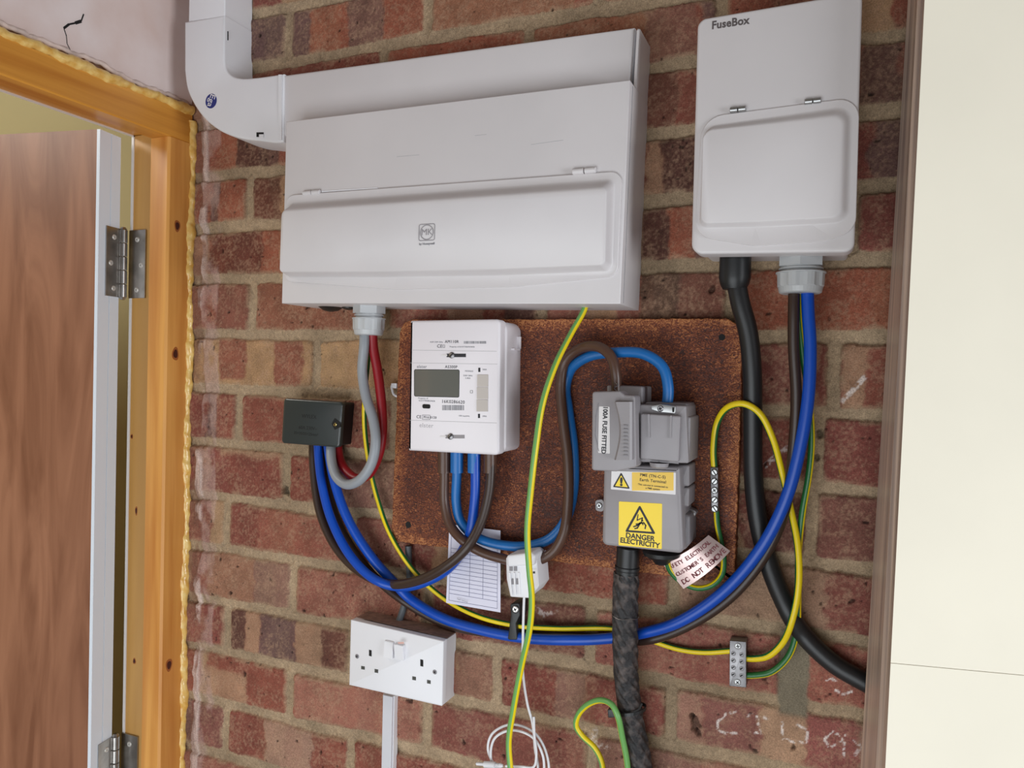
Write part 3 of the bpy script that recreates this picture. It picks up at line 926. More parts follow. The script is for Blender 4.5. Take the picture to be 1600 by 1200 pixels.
barrel(487, 301, 32, 0.0028, YM - 0.0025, WHITE, cu)
barrel(913, 267, 38, 0.0032, YM - 0.0025, WHITE, cu)
strokes('gap', [[(504, 299.5), (590, 294)]], YM - 0.0001, 2.0, cu, WHITE_PL, 0.0008)
strokes('scratch', [[(830, 226), (880, 219)], [(742, 212), (760, 210)], [(620, 245), (655, 242)]], YM, 0.8, cu, INK_L, 0.00012)

# ------------------------------------------------------------------ fuse box on the right
YF = -0.085
fb = empty('small_consumer_unit', at(1210, 400, 0), 'small upright white consumer unit with rounded corners beside the cream panel', 'fuse box')
fpts = [(1090, 30), (1348, -14), (1335, 394), (1080, 397)]
bm = bmesh.new()
P = pxpoly(fpts, YF)
prism(bm, rpoly(P, [0.009, 0.009, 0.009, 0.011], 8), YF + 0.022, YF, 0.0025)
obj('front_cover', bm, WHITE, fb, True)
bm = bmesh.new()
Q = inset(rpoly(P, [0.009, 0.009, 0.009, 0.011], 8), 0.0045)
prism(bm, Q, 0.0, YF + 0.0215, 0.0)
obj('back_box', bm, WHITE, fb, True)
flap('flap', [(1097, 184), (1343, 152), (1337, 362), (1290, 377), (1180, 385), (1085, 370)], [0.022, 0.018, 0.018, 0.05, 0.05, 0.02],
     [(1100, 197), (1333, 163), (1328, 348), (1270, 352), (1180, 356), (1092, 357)], [0.014, 0.014, 0.012, 0, 0, 0.008],
     [(1099, 206), (1314, 183), (1310, 338), (1255, 341), (1180, 345), (1095, 348)], [0.008, 0.009, 0.009, 0, 0, 0.008], YF, YF - 0.0020, YF - 0.0090, WHITE, fb)
barrel(1153, 171, 24, 0.0028, YF - 0.0022, STEEL, fb, name='hinge')
barrel(1270, 158, 24, 0.0028, YF - 0.0022, STEEL, fb, name='hinge')
text('FuseBox', 1141, 36, YF - 0.0001, 12.5, fb, mat('logo_grey', rgb(92, 84, 84), 0.5), 'lettering', depth=0.0002, bold=0.0003, stretch=0.92, spacing=1.04)

# ------------------------------------------------------------------ glands
def gland(name, px, py, y, rpx, parts, m, label, nflat=8, py_end=0):
    """axis vertical; top at (px, py)"""
    top = at(px, py, y); s = mpp(px, py, y)
    g = empty(name, top, label, 'cable gland')
    R = rpx * s
    H = py_end * s
    bm = bmesh.new()
    loft(bm, [[top + Vector((R * 1.0 * math.cos(2 * math.pi * (k + .5) / 6), R * 1.0 * math.sin(2 * math.pi * (k + .5) / 6), -z)) for k in range(6)] for z in (-0.003, H * 0.26)])
    obj('locknut', bm, m, g)
    bm = bmesh.new(); lathe(bm, top, (0, 0, -1), [(H * 0.26, R * 0.84), (H * 0.30, R * 0.84), (H * 0.31, R * 0.92), (H * 0.34, R * 0.92), (H * 0.36, R * 0.82), (H * 0.44, R * 0.82)], 28)
    obj('thread', bm, m, g, True)
    bm = bmesh.new()
    n = 40
    rings = []
    for z, rr, am in ((0.42, 1.04, 0), (0.45, 1.04, 0), (0.46, 1.0, 1), (0.80, 0.98, 1), (0.83, 0.93, 0), (0.97, 0.88, 0), (1.0, 0.80, 0), (1.0, 0.4, 0)):
        rings.append([top + Vector((math.cos(2 * math.pi * k / n), math.sin(2 * math.pi * k / n), 0)) * R * (rr - (0.05 if am and (k % 5) in (0, 1) else 0)) + Vector((0, 0, -H * z)) for k in range(n)])
    loft(bm, rings)
    obj('dome_nut', bm, m, g)
    return g


gland('cable_gland', 577, 478, -0.045, 25, None, GLAND, 'light grey plastic cable gland under the wide consumer unit', py_end=46)
gland('cable_gland', 1252, 402, -0.045, 36, None, GLAND, 'large light grey plastic cable gland under the small upright consumer unit', py_end=57)
# black gland on the small box, black cable below
bg = empty('black_cable_gland', at(1150, 405, -0.045), 'black plastic gland and hood under the small upright consumer unit', 'cable gland')
bm = bmesh.new(); s_ = mpp(1150, 405, -0.045)
lathe(bm, at(1149, 400, -0.045), (0, 0, -1), [(0, 24 * s_), (34 * s_, 24.5 * s_), (44 * s_, 22 * s_), (52 * s_, 18 * s_), (52 * s_, 10 * s_)], 12)
obj('hood', bm, BLACK, bg, True)
gr = empty('rubber_grommet', at(518, 480, -0.03), 'black rubber grommet under the left end of the wide consumer unit', 'grommet')
bm = bmesh.new(); s_ = mpp(518, 480, -0.03)
lathe(bm, at(517, 476, -0.03), (0, 0, -1), [(0, 20 * s_), (4 * s_, 19 * s_), (9 * s_, 12 * s_), (11 * s_, 3 * s_)], 24)
obj('cup', bm, RUBBER, gr, True)
bm = bmesh.new(); lathe(bm, at(545, 476, -0.03), (0, 0, -1), [(0, 11 * s_), (6 * s_, 10 * s_), (8 * s_, 5 * s_)], 20)
obj('plug', bm, RUBBER, gr, True)

# ------------------------------------------------------------------ trunking
YT = -0.052
tr = empty('cable_trunking', at(700, 170, 0), 'wide white horizontal cable trunking behind the top of the consumer unit', 'trunking')
plate('base_channel', [(437, 122), (993, 45), (985, 152), (437, 212)], 0.0, YT + 0.004, WHITE_PL, tr, bev=0.001)
plate('lid', [(437, 118), (991, 42), (983, 156), (437, 214)], YT + 0.0045, YT, WHITE, tr, bev=0.0035)
plate('end_cap', [(995, 43), (999.5, 44), (993, 158), (988, 158)], 0.0, YT - 0.0015, WHITE, tr, bev=0.003)
el = empty('trunking_elbow', at(360, 170, 0), 'white flat trunking elbow with a small round blue sticker, turning up beside the plaster', 'trunking')
# elbow outline built in wall coordinates
YE = YT - 0.0025
def Pz(px, py): v = at(px, py, YE); return Vector((v.x, v.z))
A_r = Pz(443, 116); B_r = Pz(443, 222); V_l = Pz(288, 34); V_r = Pz(351, 25)
outer = [Pz(443, 222), Pz(430, 223), Pz(405, 220), Pz(375, 216), Pz(345, 205), Pz(320, 186), Pz(303, 163), Pz(292, 138), Pz(288, 110), Pz(288, 34)]
inner = [Pz(350, 24), Pz(350, 95), Pz(353, 108), Pz(362, 118), Pz(376, 122), Pz(400, 121), Pz(443, 115)]
def spl(pts, step=0.003):
    return [Vector((p.x, p.z)) for p in smooth_path([Vector((q.x, 0, q.y)) for q in pts], step)]
poly = spl(outer[:-1]) + [outer[-1]] + [inner[0]] + spl(inner[1:])
bm = bmesh.new(); prism(bm, poly, 0.0, YE, 0.0028, 3)
obj('elbow_cover', bm, WHITE_PL, el, True)
rects('clip_slot', [(351.2, 49, 357, 63)], YE + 0.0065, el, HOLE)
rects('clip_slot', [(401, 207, 412, 214)], YE - 0.0002, el, HOLE)
rects('clip_tab', [(405, 210, 412, 215)], YE - 0.0006, el, WHITE_PL)
bm = bmesh.new(); cs = at(330, 158, YE)
lathe(bm, cs + Vector((0, 0.0002, 0)), (0, -1, 0), [(0, 0.0098), (0.0005, 0.0098), (0.0005, 0.001)], 32)
stk = obj('round_sticker', bm, mat('navy', rgb(30, 44, 120), 0.4), el)
text('Ega', 330, 157, YE - 0.0004, 11, el, STICK, 'lettering', ang=math.radians(-112), depth=0.0001)
rects('collar', [(436, 117, 441, 219)], YE, el, WHITE_PL, 0.0012)
vt = empty('vertical_trunking', at(320, 20, 0), 'narrow-fronted white vertical trunking rising from the elbow out of frame', 'trunking')
bm = bmesh.new()
a, b = Pz(292, 33), Pz(349, 25)
zt = Z0 + 0.5
prism(bm, [Vector((a.x, zt)), Vector((b.x, zt)), Vector((b.x, b.y)), Vector((a.x, a.y))], 0.0, YT, 0.002)
obj('channel', bm, WHITE_PL, vt, True)
# dust band on lower part of horizontal trunking is left as it is lit

# ------------------------------------------------------------------ backing board
YB = -0.018
chip = bpy.data.materials.new('chipboard'); chip.use_nodes = True
nt = chip.node_tree; b = nt.nodes['Principled BSDF']; b.inputs['Roughness'].default_value = 0.6
tc = nt.nodes.new('ShaderNodeTexCoord'); at_ = nt.nodes.new('ShaderNodeAttribute'); at_.attribute_name = 'Col'
mp = nt.nodes.new('ShaderNodeMapping'); mp.inputs['Scale'].default_value = (1.0, 1.0, 1.5)
nt.links.new(tc.outputs['Object'], mp.inputs['Vector'])
n1 = nt.nodes.new('ShaderNodeTexNoise'); n1.inputs['Scale'].default_value = 210; n1.inputs['Detail'].default_value = 3; n1.inputs['Distortion'].default_value = 2.5
n2 = nt.nodes.new('ShaderNodeTexNoise'); n2.inputs['Scale'].default_value = 14; n2.inputs['Detail'].default_value = 5
for n in (n1, n2): nt.links.new(mp.outputs['Vector'], n.inputs['Vector'])
ma = nt.nodes.new('ShaderNodeMath'); ma.operation = 'MULTIPLY_ADD'; ma.inputs[1].default_value = 0.40
nt.links.new(n2.outputs['Fac'], ma.inputs[0]); nt.links.new(n1.outputs['Fac'], ma.inputs[2])
mb = nt.nodes.new('ShaderNodeMath'); mb.operation = 'MULTIPLY_ADD'; mb.inputs[1].default_value = 0.16
nt.links.new(at_.outputs['Fac'], mb.inputs[0]); nt.links.new(ma.outputs[0], mb.inputs[2])
r = nt.nodes.new('ShaderNodeValToRGB'); cr_ = r.color_ramp
cr_.elements[0].position = 0.56; cr_.elements[0].color = rgb(54, 20, 10)
cr_.elements[1].position = 0.96; cr_.elements[1].color = rgb(186, 120, 70)
e_ = cr_.elements.new(0.70); e_.color = rgb(90, 38, 18)
e_ = cr_.elements.new(0.82); e_.color = rgb(128, 62, 28)
nt.links.new(mb.outputs[0], r.inputs['Fac']); nt.links.new(r.outputs['Color'], b.inputs['Base Color'])
bp = nt.nodes.new('ShaderNodeBump'); bp.inputs['Strength'].default_value = 0.8; bp.inputs['Distance'].default_value = 0.0012
nt.links.new(n1.outputs['Fac'], bp.inputs['Height']); nt.links.new(bp.outputs['Normal'], b.inputs['Normal'])
board = empty('backing_board', at(880, 880, 0), 'rust-brown chipboard backing board with rounded corners behind the meter', 'board')
bm = bmesh.new()
bp_poly = rpoly(pxpoly([(625, 500), (1162, 497), (1148, 912), (611, 846)], YB), [0.018, 0.022, 0.004, 0.010], 8)
bp_poly = [p + Vector((random.uniform(-.0006, .0006), random.uniform(-.0006, .0006))) for p in dedupe(bp_poly)]
dense = []
for i in range(len(bp_poly)):
    p, q = bp_poly[i], bp_poly[(i + 1) % len(bp_poly)]
    k = max(1, int((q - p).length / 0.004))
    for j in range(k):
        v = p.lerp(q, j / k)
        if j: v = v + Vector((random.uniform(-.0006, .0006), random.uniform(-.0006, .0006)))
        dense.append(v)
prism(bm, dense, 0.0, YB, 0.0012, 2)
lay = bm.verts.layers.float_color.new('Col')
for v in bm.verts: v[lay] = (1, 1, 1, 1)
bm.faces.ensure_lookup_table()
big = max(bm.faces, key=lambda f: f.calc_area() if f.calc_center_median().y < YB + 0.0005 else 0)
ring = [v.co.copy() for v in big.verts]
bmesh.ops.delete(bm, geom=[big], context='FACES_ONLY')
outer_v = [min(bm.verts, key=lambda v: (v.co - c).length) for c in ring]
ins = inset([Vector((c.x, c.z)) for c in ring], 0.022)
cx_ = sum(p.x for p in ins) / len(ins); cz_ = sum(p.y for p in ins) / len(ins)
prev = outer_v
mid = [bm.verts.new((c.x + (cx_ - c.x) * 0.10, YB, c.z + (cz_ - c.z) * 0.10)) for c in ring]
for v in mid: v[lay] = (0, 0, 0, 1)
N = len(ring)
for i in range(N): bm.faces.new((prev[i], prev[(i + 1) % N], mid[(i + 1) % N], mid[i]))
bm.faces.new(mid)
obj('chipboard', bm, chip, board)
for (hx, hy, hr) in ((1128, 527, 0.0035), (638, 820, 0.0040)):
    bm = bmesh.new(); lathe(bm, at(hx, hy, YB) + Vector((0, 0.001, 0)), (0, -1, 0), [(0, hr), (0.0013, hr), (0.0013, 0.0001)], 16)
    obj('screw_hole', bm, HOLE, board)

# ------------------------------------------------------------------ electricity meter
YMT = -0.074
em = empty('electricity_meter', at(710, 705, YB), 'white electricity meter with a dark display on the chipboard, left of the grey cutout', 'meter')
bm = bmesh.new()
prism(bm, rpoly(pxpoly([(646, 500), (784, 500), (782, 709.5), (643, 704)], YMT), [0.003, 0.012, 0.008, 0.003], 6), YB, YMT + 0.014, 0.003, 4)
obj('case', bm, METER_W, em, True)
plate('cover', [(641, 501), (781.5, 498.5), (779.5, 711.5), (638, 704)], YMT + 0.0165, YMT, METER_W, em, r=[0.001, 0.006, 0.006, 0.001], bev=0.003)
text_y = YMT
strokes('seam', [[(641, 567), (777, 569)], [(640, 656.5), (776, 661)], [(645, 547), (776, 549)]], YMT, 0.6, em, INK_L, 0.00015)
plate('display', [(648, 578), (717, 578.5), (716.5, 620), (648, 618.5)], YMT + 0.001, YMT - 0.0004, mat('lcd', rgb(104, 104, 98), 0.15, coat=0.5), em, r=0.0015)
plate('display_frame', [(647, 577), (718, 577.5), (717.5, 621.2), (647, 619.5)], YMT + 0.001, YMT - 0.0002, mat('lcd_rim', rgb(50, 50, 48), 0.3), em, r=0.002)
rects('indicator_strip', [(746, 585.5, 763, 604)], YMT, em, mat('button_grey', rgb(198, 190, 184), 0.5), 0.0008)
rects('indicator_strip', [(745.5, 605, 762.8, 623.5)], YMT, em, MATS['button_grey'], 0.0008)
rects('indicator_strip', [(745, 624.5, 762.5, 643)], YMT, em, MATS['button_grey'], 0.0008)
plate('optical_port', [(660, 631.5), (672, 632), (672, 638.5), (660, 638)], YMT + 0.001, YMT - 0.0006, HOLE, em, r=0.0018)
TX = [('AM110R', 706, 534, 4.6, INK), ('elster', 659, 573, 5.0, INK_G), ('AS300P', 705, 573.5, 4.6, INK), ('16K0286620', 708, 628, 5.2, INK),
      ('Property of', 661, 622.5, 2.4, INK_G), ('SCOTTISHPOWER', 667, 626.5, 2.4, INK_G), ('CE', 654.5, 651.5, 5, INK), ('M16', 666, 652, 3.8, INK), ('0120', 677, 652.5, 3.8, INK),
      ('CE', 687, 541, 5.2, INK), ('Property of SCOTTISHPOWER', 722, 542, 2.2, INK_G), ('MODULE', 733, 580, 2.4, INK_G), ('230V 50Hz', 731, 587, 2.4, INK_G), ('5-80A', 731, 591, 2.4, INK_G),
      ('1000 imp/kWh', 725, 650, 2.1, INK_G), ('100A', 757, 577.5, 2.4, INK_G), ('100A', 757, 650.5, 2.4, INK_G), ('AUX 230V 50Hz', 682, 534.5, 2.2, INK_G), ('elster', 666, 665, 7, INK_L)]
for (s, x, y, h, m) in TX:
    text(s, x, y, YMT - 0.0001, h, em, m, 'lettering', depth=0.00012, bold=0.0, spacing=1.1)
random.seed(9)
def barcode(x0, x1, y0, y1):
    out = []; x = x0
    while x < x1:
        w = random.choice((0.5, 0.8, 1.2)); out.append((x, y0, min(x + w, x1), y1)); x += w + random.choice((0.5, 0.7, 1.0))
    return out
rects('barcode', barcode(725, 760, 533, 537), YMT, em, INK_G, 0.00015)
rects('barcode', barcode(691, 725, 633, 641), YMT, em, INK_G, 0.00015)
strokes('label_box', [[(660, 648.5), (672, 648.8), (672, 655.5), (660, 655.2), (660, 648.5)], [(692, 539), (695, 539), (695, 543), (692, 543), (692, 539)], [(735, 610), (738.5, 610), (738.5, 614), (735, 614), (735, 610)]], YMT, 0.5, em, INK, 0.00015)
for (px, py) in ((706, 555), (704, 682)):
    rects('seal_slot', [(px - 8, py - 2.4, px + 22, py + 3)], YMT, em, CUT_G if py > 600 else INK, 0.0003)
    screw('seal_screw', px, py, YMT - 0.0004, 0.0036, STEEL_D, em, h=0.0012, cross=False, ang=0.8)
    rects('seal_highlight', [(px - 16, py - 1.2, px - 7, py + 1.2)], YMT, em, STICK, 0.0004)
for (px, py) in ((749, 578), (748.5, 650)):
    rects('warning_mark', [(px - 1.6, py - 3.4, px + 1.6, py + 3.2)], YMT, em, INK, 0.00015)
# side clip recess of the case
cc = at(784, 560, YMT + 0.0)
bm = bmesh.new()
xx = at(786, 540, YMT).x
z1_, z2_ = at(800, 525, -0.045).z, at(800, 547, -0.045).z
box(bm, xx - 0.003, xx + 0.0022, -0.046, -0.026, z2_, z2_ + 0.002); box(bm, xx - 0.003, xx + 0.0022, -0.028, -0.026, z2_, z1_)
obj('side_rib', bm, METER_W, em)

# ------------------------------------------------------------------ black junction box
YJB = -0.037
jb = empty('junction_box', at(500, 690, 0), 'small black rectangular junction box on the bricks beside the door frame', 'junction box')
plate('base', [(444.5, 624), (533, 630), (528, 697), (440.5, 690)], -0.0005, YJB + 0.006, BLACK, jb, r=0.0025)
plate('lid', [(443, 622), (535, 628), (530, 699.5), (439, 692.5)], YJB + 0.0065, YJB, BLACKG, jb, r=0.005, bev=0.0022)
plate('screw_recess', [(518, 662), (523, 653), (532, 660), (532, 667), (523, 672)], YJB + 0.002, YJB - 0.0003, HOLE, jb, r=0.0008)
screw('screw', 524, 663.5, YJB - 0.0002, 0.0024, BRASS, jb, cross=False, ang=-1.2)
EMB = mat('black_emboss', rgb(14, 15, 16), 0.6)
ang = math.atan2(-6, 92)
text('WYLEX', 483, 651, YJB, 6, jb, EMB, 'lettering', depth=0.0002, ang=-0.03)
text('60A 230V~', 481, 669, YJB, 5.5, jb, EMB, 'lettering', depth=0.0002, ang=-0.03)
text('35+35/25+25mm²', 478, 678, YJB, 4.6, jb, EMB, 'lettering', depth=0.0002, ang=-0.03)

# ------------------------------------------------------------------ service cutout
YC = -0.074
co_ = empty('service_cutout', at(1010, 865, YB), 'grey service cutout with fuse carrier and yellow warning stickers on the chipboard', 'cutout')
plate('body', [(943, 725), (1062, 730), (1068, 866), (940, 852)], YB, YC, CUT_G, co_, r=[0.003, 0.003, 0.006, 0.006], bev=0.004)
plate('side_rail', [(1058, 727), (1077, 727), (1077, 760), (1060, 760)], YB, YC + 0.018, CUT_G, co_, r=0.002, bev=0.002)
plate('side_rail', [(1060, 762), (1077, 762), (1076, 792), (1062, 792)], YB, YC + 0.018, CUT_G, co_, r=0.002, bev=0.002)
plate('side_rail', [(1060, 800), (1078, 806), (1078, 850), (1064, 866)], YB, YC + 0.018, CUT_D, co_, r=0.003, bev=0.003)
# fuse carrier
YFC = YC - 0.024
plate('carrier_base', [(948, 602), (1004, 604), (1003, 740), (948, 738)], YB, YC + 0.014, CUT_G, co_, r=0.002, bev=0.002)
plate('fuse_carrier', [(925, 612), (968, 611), (976, 617), (992, 618), (994, 730), (962, 737), (924, 735)], YC - 0.001, YFC, CUT_G, co_, r=[0.003, 0.002, 0.001, 0.003, 0.003, 0.002, 0.003], bev=0.002)
# curved grip of the carrier
bm = bmesh.new(); rr_ = []
for k in range(13):
    t = k / 12; zz = 628 + 91 * t; bx_ = 958 + 8 * math.sin(math.pi * t)
    p = at(bx_, zz, YFC - 0.008); q = at(987, zz, YFC - 0.008)
    rr_.append([Vector((p.x, YFC + 0.002, p.z)), Vector((p.x, YFC - 0.0035, p.z)), Vector((p.x + 0.0025, YFC - 0.007, p.z)), Vector((q.x - 0.002, YFC - 0.008, q.z)), Vector((q.x, YFC - 0.006, q.z)), Vector((q.x, YFC + 0.002, q.z))])
loft(bm, rr_)
obj('grip', bm, CUT_G, co_, True)
strokes('grip_line', [[(935, 630), (931, 650), (930, 680), (936, 705)]], YFC, 0.9, co_, CUT_D, 0.0005)
for k in range(9):
    rects('rib', [(974, 664 + k * 5.8, 981, 666.2 + k * 5.8)], YFC - 0.008, co_, CUT_D, 0.0006)
plate('fuse_label', [(936, 635), (952.5, 635.5), (953, 709), (934.5, 707.5)], YFC, YFC - 0.0004, STICK, co_, r=0.001)
text('100A FUSE FITTED', 944.3, 672, YFC - 0.0005, 7.2, co_, INK, 'lettering', ang=math.radians(-91), depth=0.0001, bold=0.0002, stretch=0.93)
# neutral cover
YN = YC - 0.010
plate('neutral_body', [(999, 632), (1072, 634), (1076, 724), (996, 722)], YB, YC - 0.002, CUT_G, co_, r=0.002, bev=0.002)
plate('neutral_cover', [(1001, 646), (1063, 650), (1060, 722), (1000, 717)], YC - 0.002, YN, CUT_G, co_, r=0.002, bev=0.0015)
plate('neutral_cover_side', [(1065, 649), (1079, 652), (1077, 722), (1062, 722)], YB, YC + 0.004, CUT_G, co_, r=0.002, bev=0.002)
strokes('rib', [[(1014, 648), (1015, 683)], [(1049, 650), (1048, 684)]], YN, 2.5, co_, CUT_G, 0.0015)
strokes('cover_edge', [[(1000, 719), (1030, 721), (1060, 724)]], YN + 0.0005, 1.5, co_, CUT_D, 0.0006)
plate('terminal_top', [(1008, 628), (1074, 630), (1074, 652), (1008, 650)], YB, YC + 0.010, CUT_D, co_, r=0.002, bev=0.002)
plate('seal_tab', [(1017, 634), (1032, 631.5), (1056, 634.5), (1055, 646.5), (1031, 644), (1018, 640)], YC + 0.008, YC - 0.0035, STEEL, co_, r=0.001, bev=0.0005)
rects('slot', [(1050.5, 636.5, 1053.5, 644)], YC - 0.0035, co_, HOLE, 0.0002)
screw('screw', 1032, 638.5, YC - 0.0035, 0.0032, STEEL_D, co_, cross=True, ang=0.3)
bm = bmesh.new(); lathe(bm, at(1030, 726, YC - 0.002), (0, 0, -1), [(-0.002, 0.010), (0.002, 0.009), (0.003, 0.007)], 20)
obj('catch', bm, CUT_G, co_, True)
# lugs with screws
plate('lug', [(930, 782), (943, 780), (943, 800), (931, 798)], YB, YB - 0.010, CUT_G, co_, r=0.003)
screw('screw', 936.5, 790, YB - 0.010, 0.0035, STEEL, co_)
plate('lug', [(1066, 790), (1090, 800), (1084, 808), (1068, 818)], YB, YB - 0.012, CUT_G, co_, r=0.003)
screw('screw', 1080.5, 803, YB - 0.012, 0.0036, STEEL, co_)
# stickers
plate('warning_sticker', [(955.5, 736), (1056, 738.5), (1055.5, 773), (954.5, 764.5)], YC, YC - 0.0003, STICK, co_, r=0.0005)
rects('amber_field', [(987.5, 738, 1052.5, 766.5)], YC - 0.0003, co_, YEL2, 0.0002)
plate('triangle', [(970.5, 738), (984.5, 764), (957.5, 761)], YC, YC - 0.0005, INK, co_, r=0.0008)
plate('triangle', [(970.6, 742.5), (981, 761.5), (961, 759.3)], YC, YC - 0.0007, YEL, co_, r=0.0003)
text('!', 970.8, 753.5, YC - 0.0008, 12, co_, INK, 'lettering', depth=0.0001, bold=0.0007)
for (s, y, h) in (('PME (TN-C-S)', 744, 4.6), ('Earth Terminal', 751.5, 4.6), ('This cut-out is connected to', 759, 2.7), ('a PME system', 763.8, 2.7)):
    text(s, 1020, y, YC - 0.0006, h, co_, INK, 'lettering', depth=0.0001, bold=0.00004, ang=-0.025, spacing=1.08)
plate('danger_sticker', [(967, 783.5), (1034.5, 787), (1034, 858), (966.5, 852)], YC, YC - 0.0003, YEL, co_, r=0.001)
plate('triangle', [(999.5, 789), (1024.5, 834.5), (976.5, 831)], YC, YC - 0.0005, INK, co_, r=0.001)
plate('triangle', [(999.6, 796), (1018.5, 831), (982, 828.3)], YC, YC - 0.0007, YEL, co_, r=0.0003)
strokes('lightning_bolt', [[(997, 804), (995.5, 813), (1004, 809), (1002, 816), (1005, 820)]], YC - 0.0007, 1.5, co_, INK, 0.0002)
strokes('falling_figure', [[(990, 823), (996, 821), (1000, 817), (1006, 817), (1009, 821), (1008, 826)], [(994, 819), (1001, 818)], [(1000, 818), (996, 825), (992, 826)], [(1003, 812), (1004.5, 814)]], YC - 0.0007, 2.0, co_, INK, 0.0002)
text('DANGER', 1000, 839.5, YC - 0.0004, 8.2, co_, INK, 'lettering', depth=0.0001, bold=0.0002, ang=-0.03)
text('ELECTRICITY', 999.5, 848.5, YC - 0.0004, 8.0, co_, INK, 'lettering', depth=0.0001, bold=0.0002, ang=-0.04, stretch=0.97)
bm = bmesh.new(); lathe(bm, at(1034, 862, -0.045), (0, 0, -1), [(0, 0.020), (0.004, 0.019), (0.009, 0.010), (0.013, 0.007)], 20)
obj('earth_boss', bm, BLACK, co_, True)
bm = bmesh.new(); path = smooth_path([at(963, 590, -0.06), at(961, 596, -0.062), at(965, 602, -0.066), at(960, 606, -0.07), at(975, 617, -0.085), at(990, 620, -0.08)], 0.001)
tube(bm, path, 0.0006, 6); obj('seal_wire', bm, STEEL_D, co_, True)

# ------------------------------------------------------------------ double socket
YS = -0.043
so = empty('double_socket', at(622, 1085, 0), 'white double power socket with two rocker switches near the bottom', 'socket')
sp = [(548.5, 968.5), (693, 1002), (690.7, 1103), (546, 1070)]
plate('back_box', sp, 0.0, YS + 0.0095, WHITE_PL, so, r=0.0005)
plate('faceplate', sp, YS + 0.009, YS, WHITE_PL, so, r=0.0012, bev=0.0012)
tsl = mat('slot_dark', rgb(60, 60, 54), 0.5)
for (x, y, w, h, m) in ((578.5, 1020, 4, 9.5, HOLE), (567, 1043, 5.5, 5, tsl), (588, 1048, 5.5, 5.5, tsl), (659, 1035.5, 4.5, 10.5, HOLE), (647, 1059.5, 5.5, 5.5, tsl), (670, 1065, 5.5, 5.5, tsl)):
    plate('pin_slot', [(x - w / 2, y - h / 2), (x + w / 2, y - h / 2 + 1), (x + w / 2, y + h / 2 + 1), (x - w / 2, y + h / 2)], YS + 0.001, YS - 0.0003, m, so)
screw('screw', 558, 1025.5, YS - 0.0001, 0.0028, CUT_D, so, h=0.0005)
screw('screw', 679.5, 1050, YS - 0.0001, 0.0028, CUT_D, so, h=0.0005)
for (x, up) in ((610, 1), (626.5, -1)):
    a = [(x - 7.5, 1000 + (x - 610) * 0.23), (x + 6.5, 1003 + (x - 610) * 0.23), (x + 6, 1028 + (x - 610) * 0.23), (x - 8, 1025 + (x - 610) * 0.23)]
    pts = [at(p, q, YS) for p, q in a]
    bm = bmesh.new()
    t_, b_ = (0.0028, 0.0050) if up > 0 else (0.0062, 0.0028)
    fr_ = [pts[0] - Vector((0, t_, 0)), pts[1] - Vector((0, t_, 0)), pts[2] - Vector((0, b_, 0)), pts[3] - Vector((0, b_, 0))]
    loft(bm, [[p + Vector((0, 0.002, 0)) for p in pts], fr_])
    bmesh.ops.bevel(bm, geom=[e for e in bm.edges], offset=0.0005, segments=2, affect='EDGES')
    obj('rocker_switch', bm, WHITE_PL, so, True)
rects('switch_mark', [(622, 1003, 631, 1006)], YS - 0.0064, so, mat('worn_red', rgb(214, 170, 160), 0.5), 0.0001)
# thin mottled brown layer on the top of the back box
a, b = at(*sp[0], YS), at(*sp[1], YS)
bm = bmesh.new()
loft(bm, [[Vector((a.x + .001, -0.002, a.z + 0.0002)), Vector((b.x - .001, -0.002, b.z + 0.0002)), Vector((b.x - .001, YS + 0.011, b.z + 0.0002)), Vector((a.x + .001, YS + 0.011, a.z + 0.0002))],
          [Vector((a.x + .001, -0.002, a.z + 0.0006)), Vector((b.x - .001, -0.002, b.z + 0.0006)), Vector((b.x - .001, YS + 0.011, b.z + 0.0006)), Vector((a.x + .001, YS + 0.011, a.z + 0.0006))]])
obj('top_layer', bm, mat('brown_layer', rgb(150, 116, 100), 0.9, var=0.4, vscale=120), so)
# little trunking below
mt = empty('mini_trunking', at(609, 1190, 0), 'narrow white mini trunking dropping from the bottom of the double socket', 'trunking')
YMI = -0.014
bm = bmesh.new(); a = at(596.5, 1100, YMI); b = at(614, 1100, YMI); zt = at(600, 1078, 0).z
prism(bm, [Vector((a.x, zt)), Vector((b.x, zt)), Vector((b.x, 0.95)), Vector((a.x, 0.95))], -0.0005, YMI + 0.0035, 0.0)
obj('channel', bm, WHITE_PL, mt)
bm = bmesh.new(); prism(bm, [Vector((a.x + .0012, zt)), Vector((b.x - .0012, zt)), Vector((b.x - .0012, 0.95)), Vector((a.x + .0012, 0.95))], YMI + 0.0036, YMI, 0.0008)
obj('lid', bm, mat('trunk_lid', rgb(206, 206, 212), 0.35), mt)

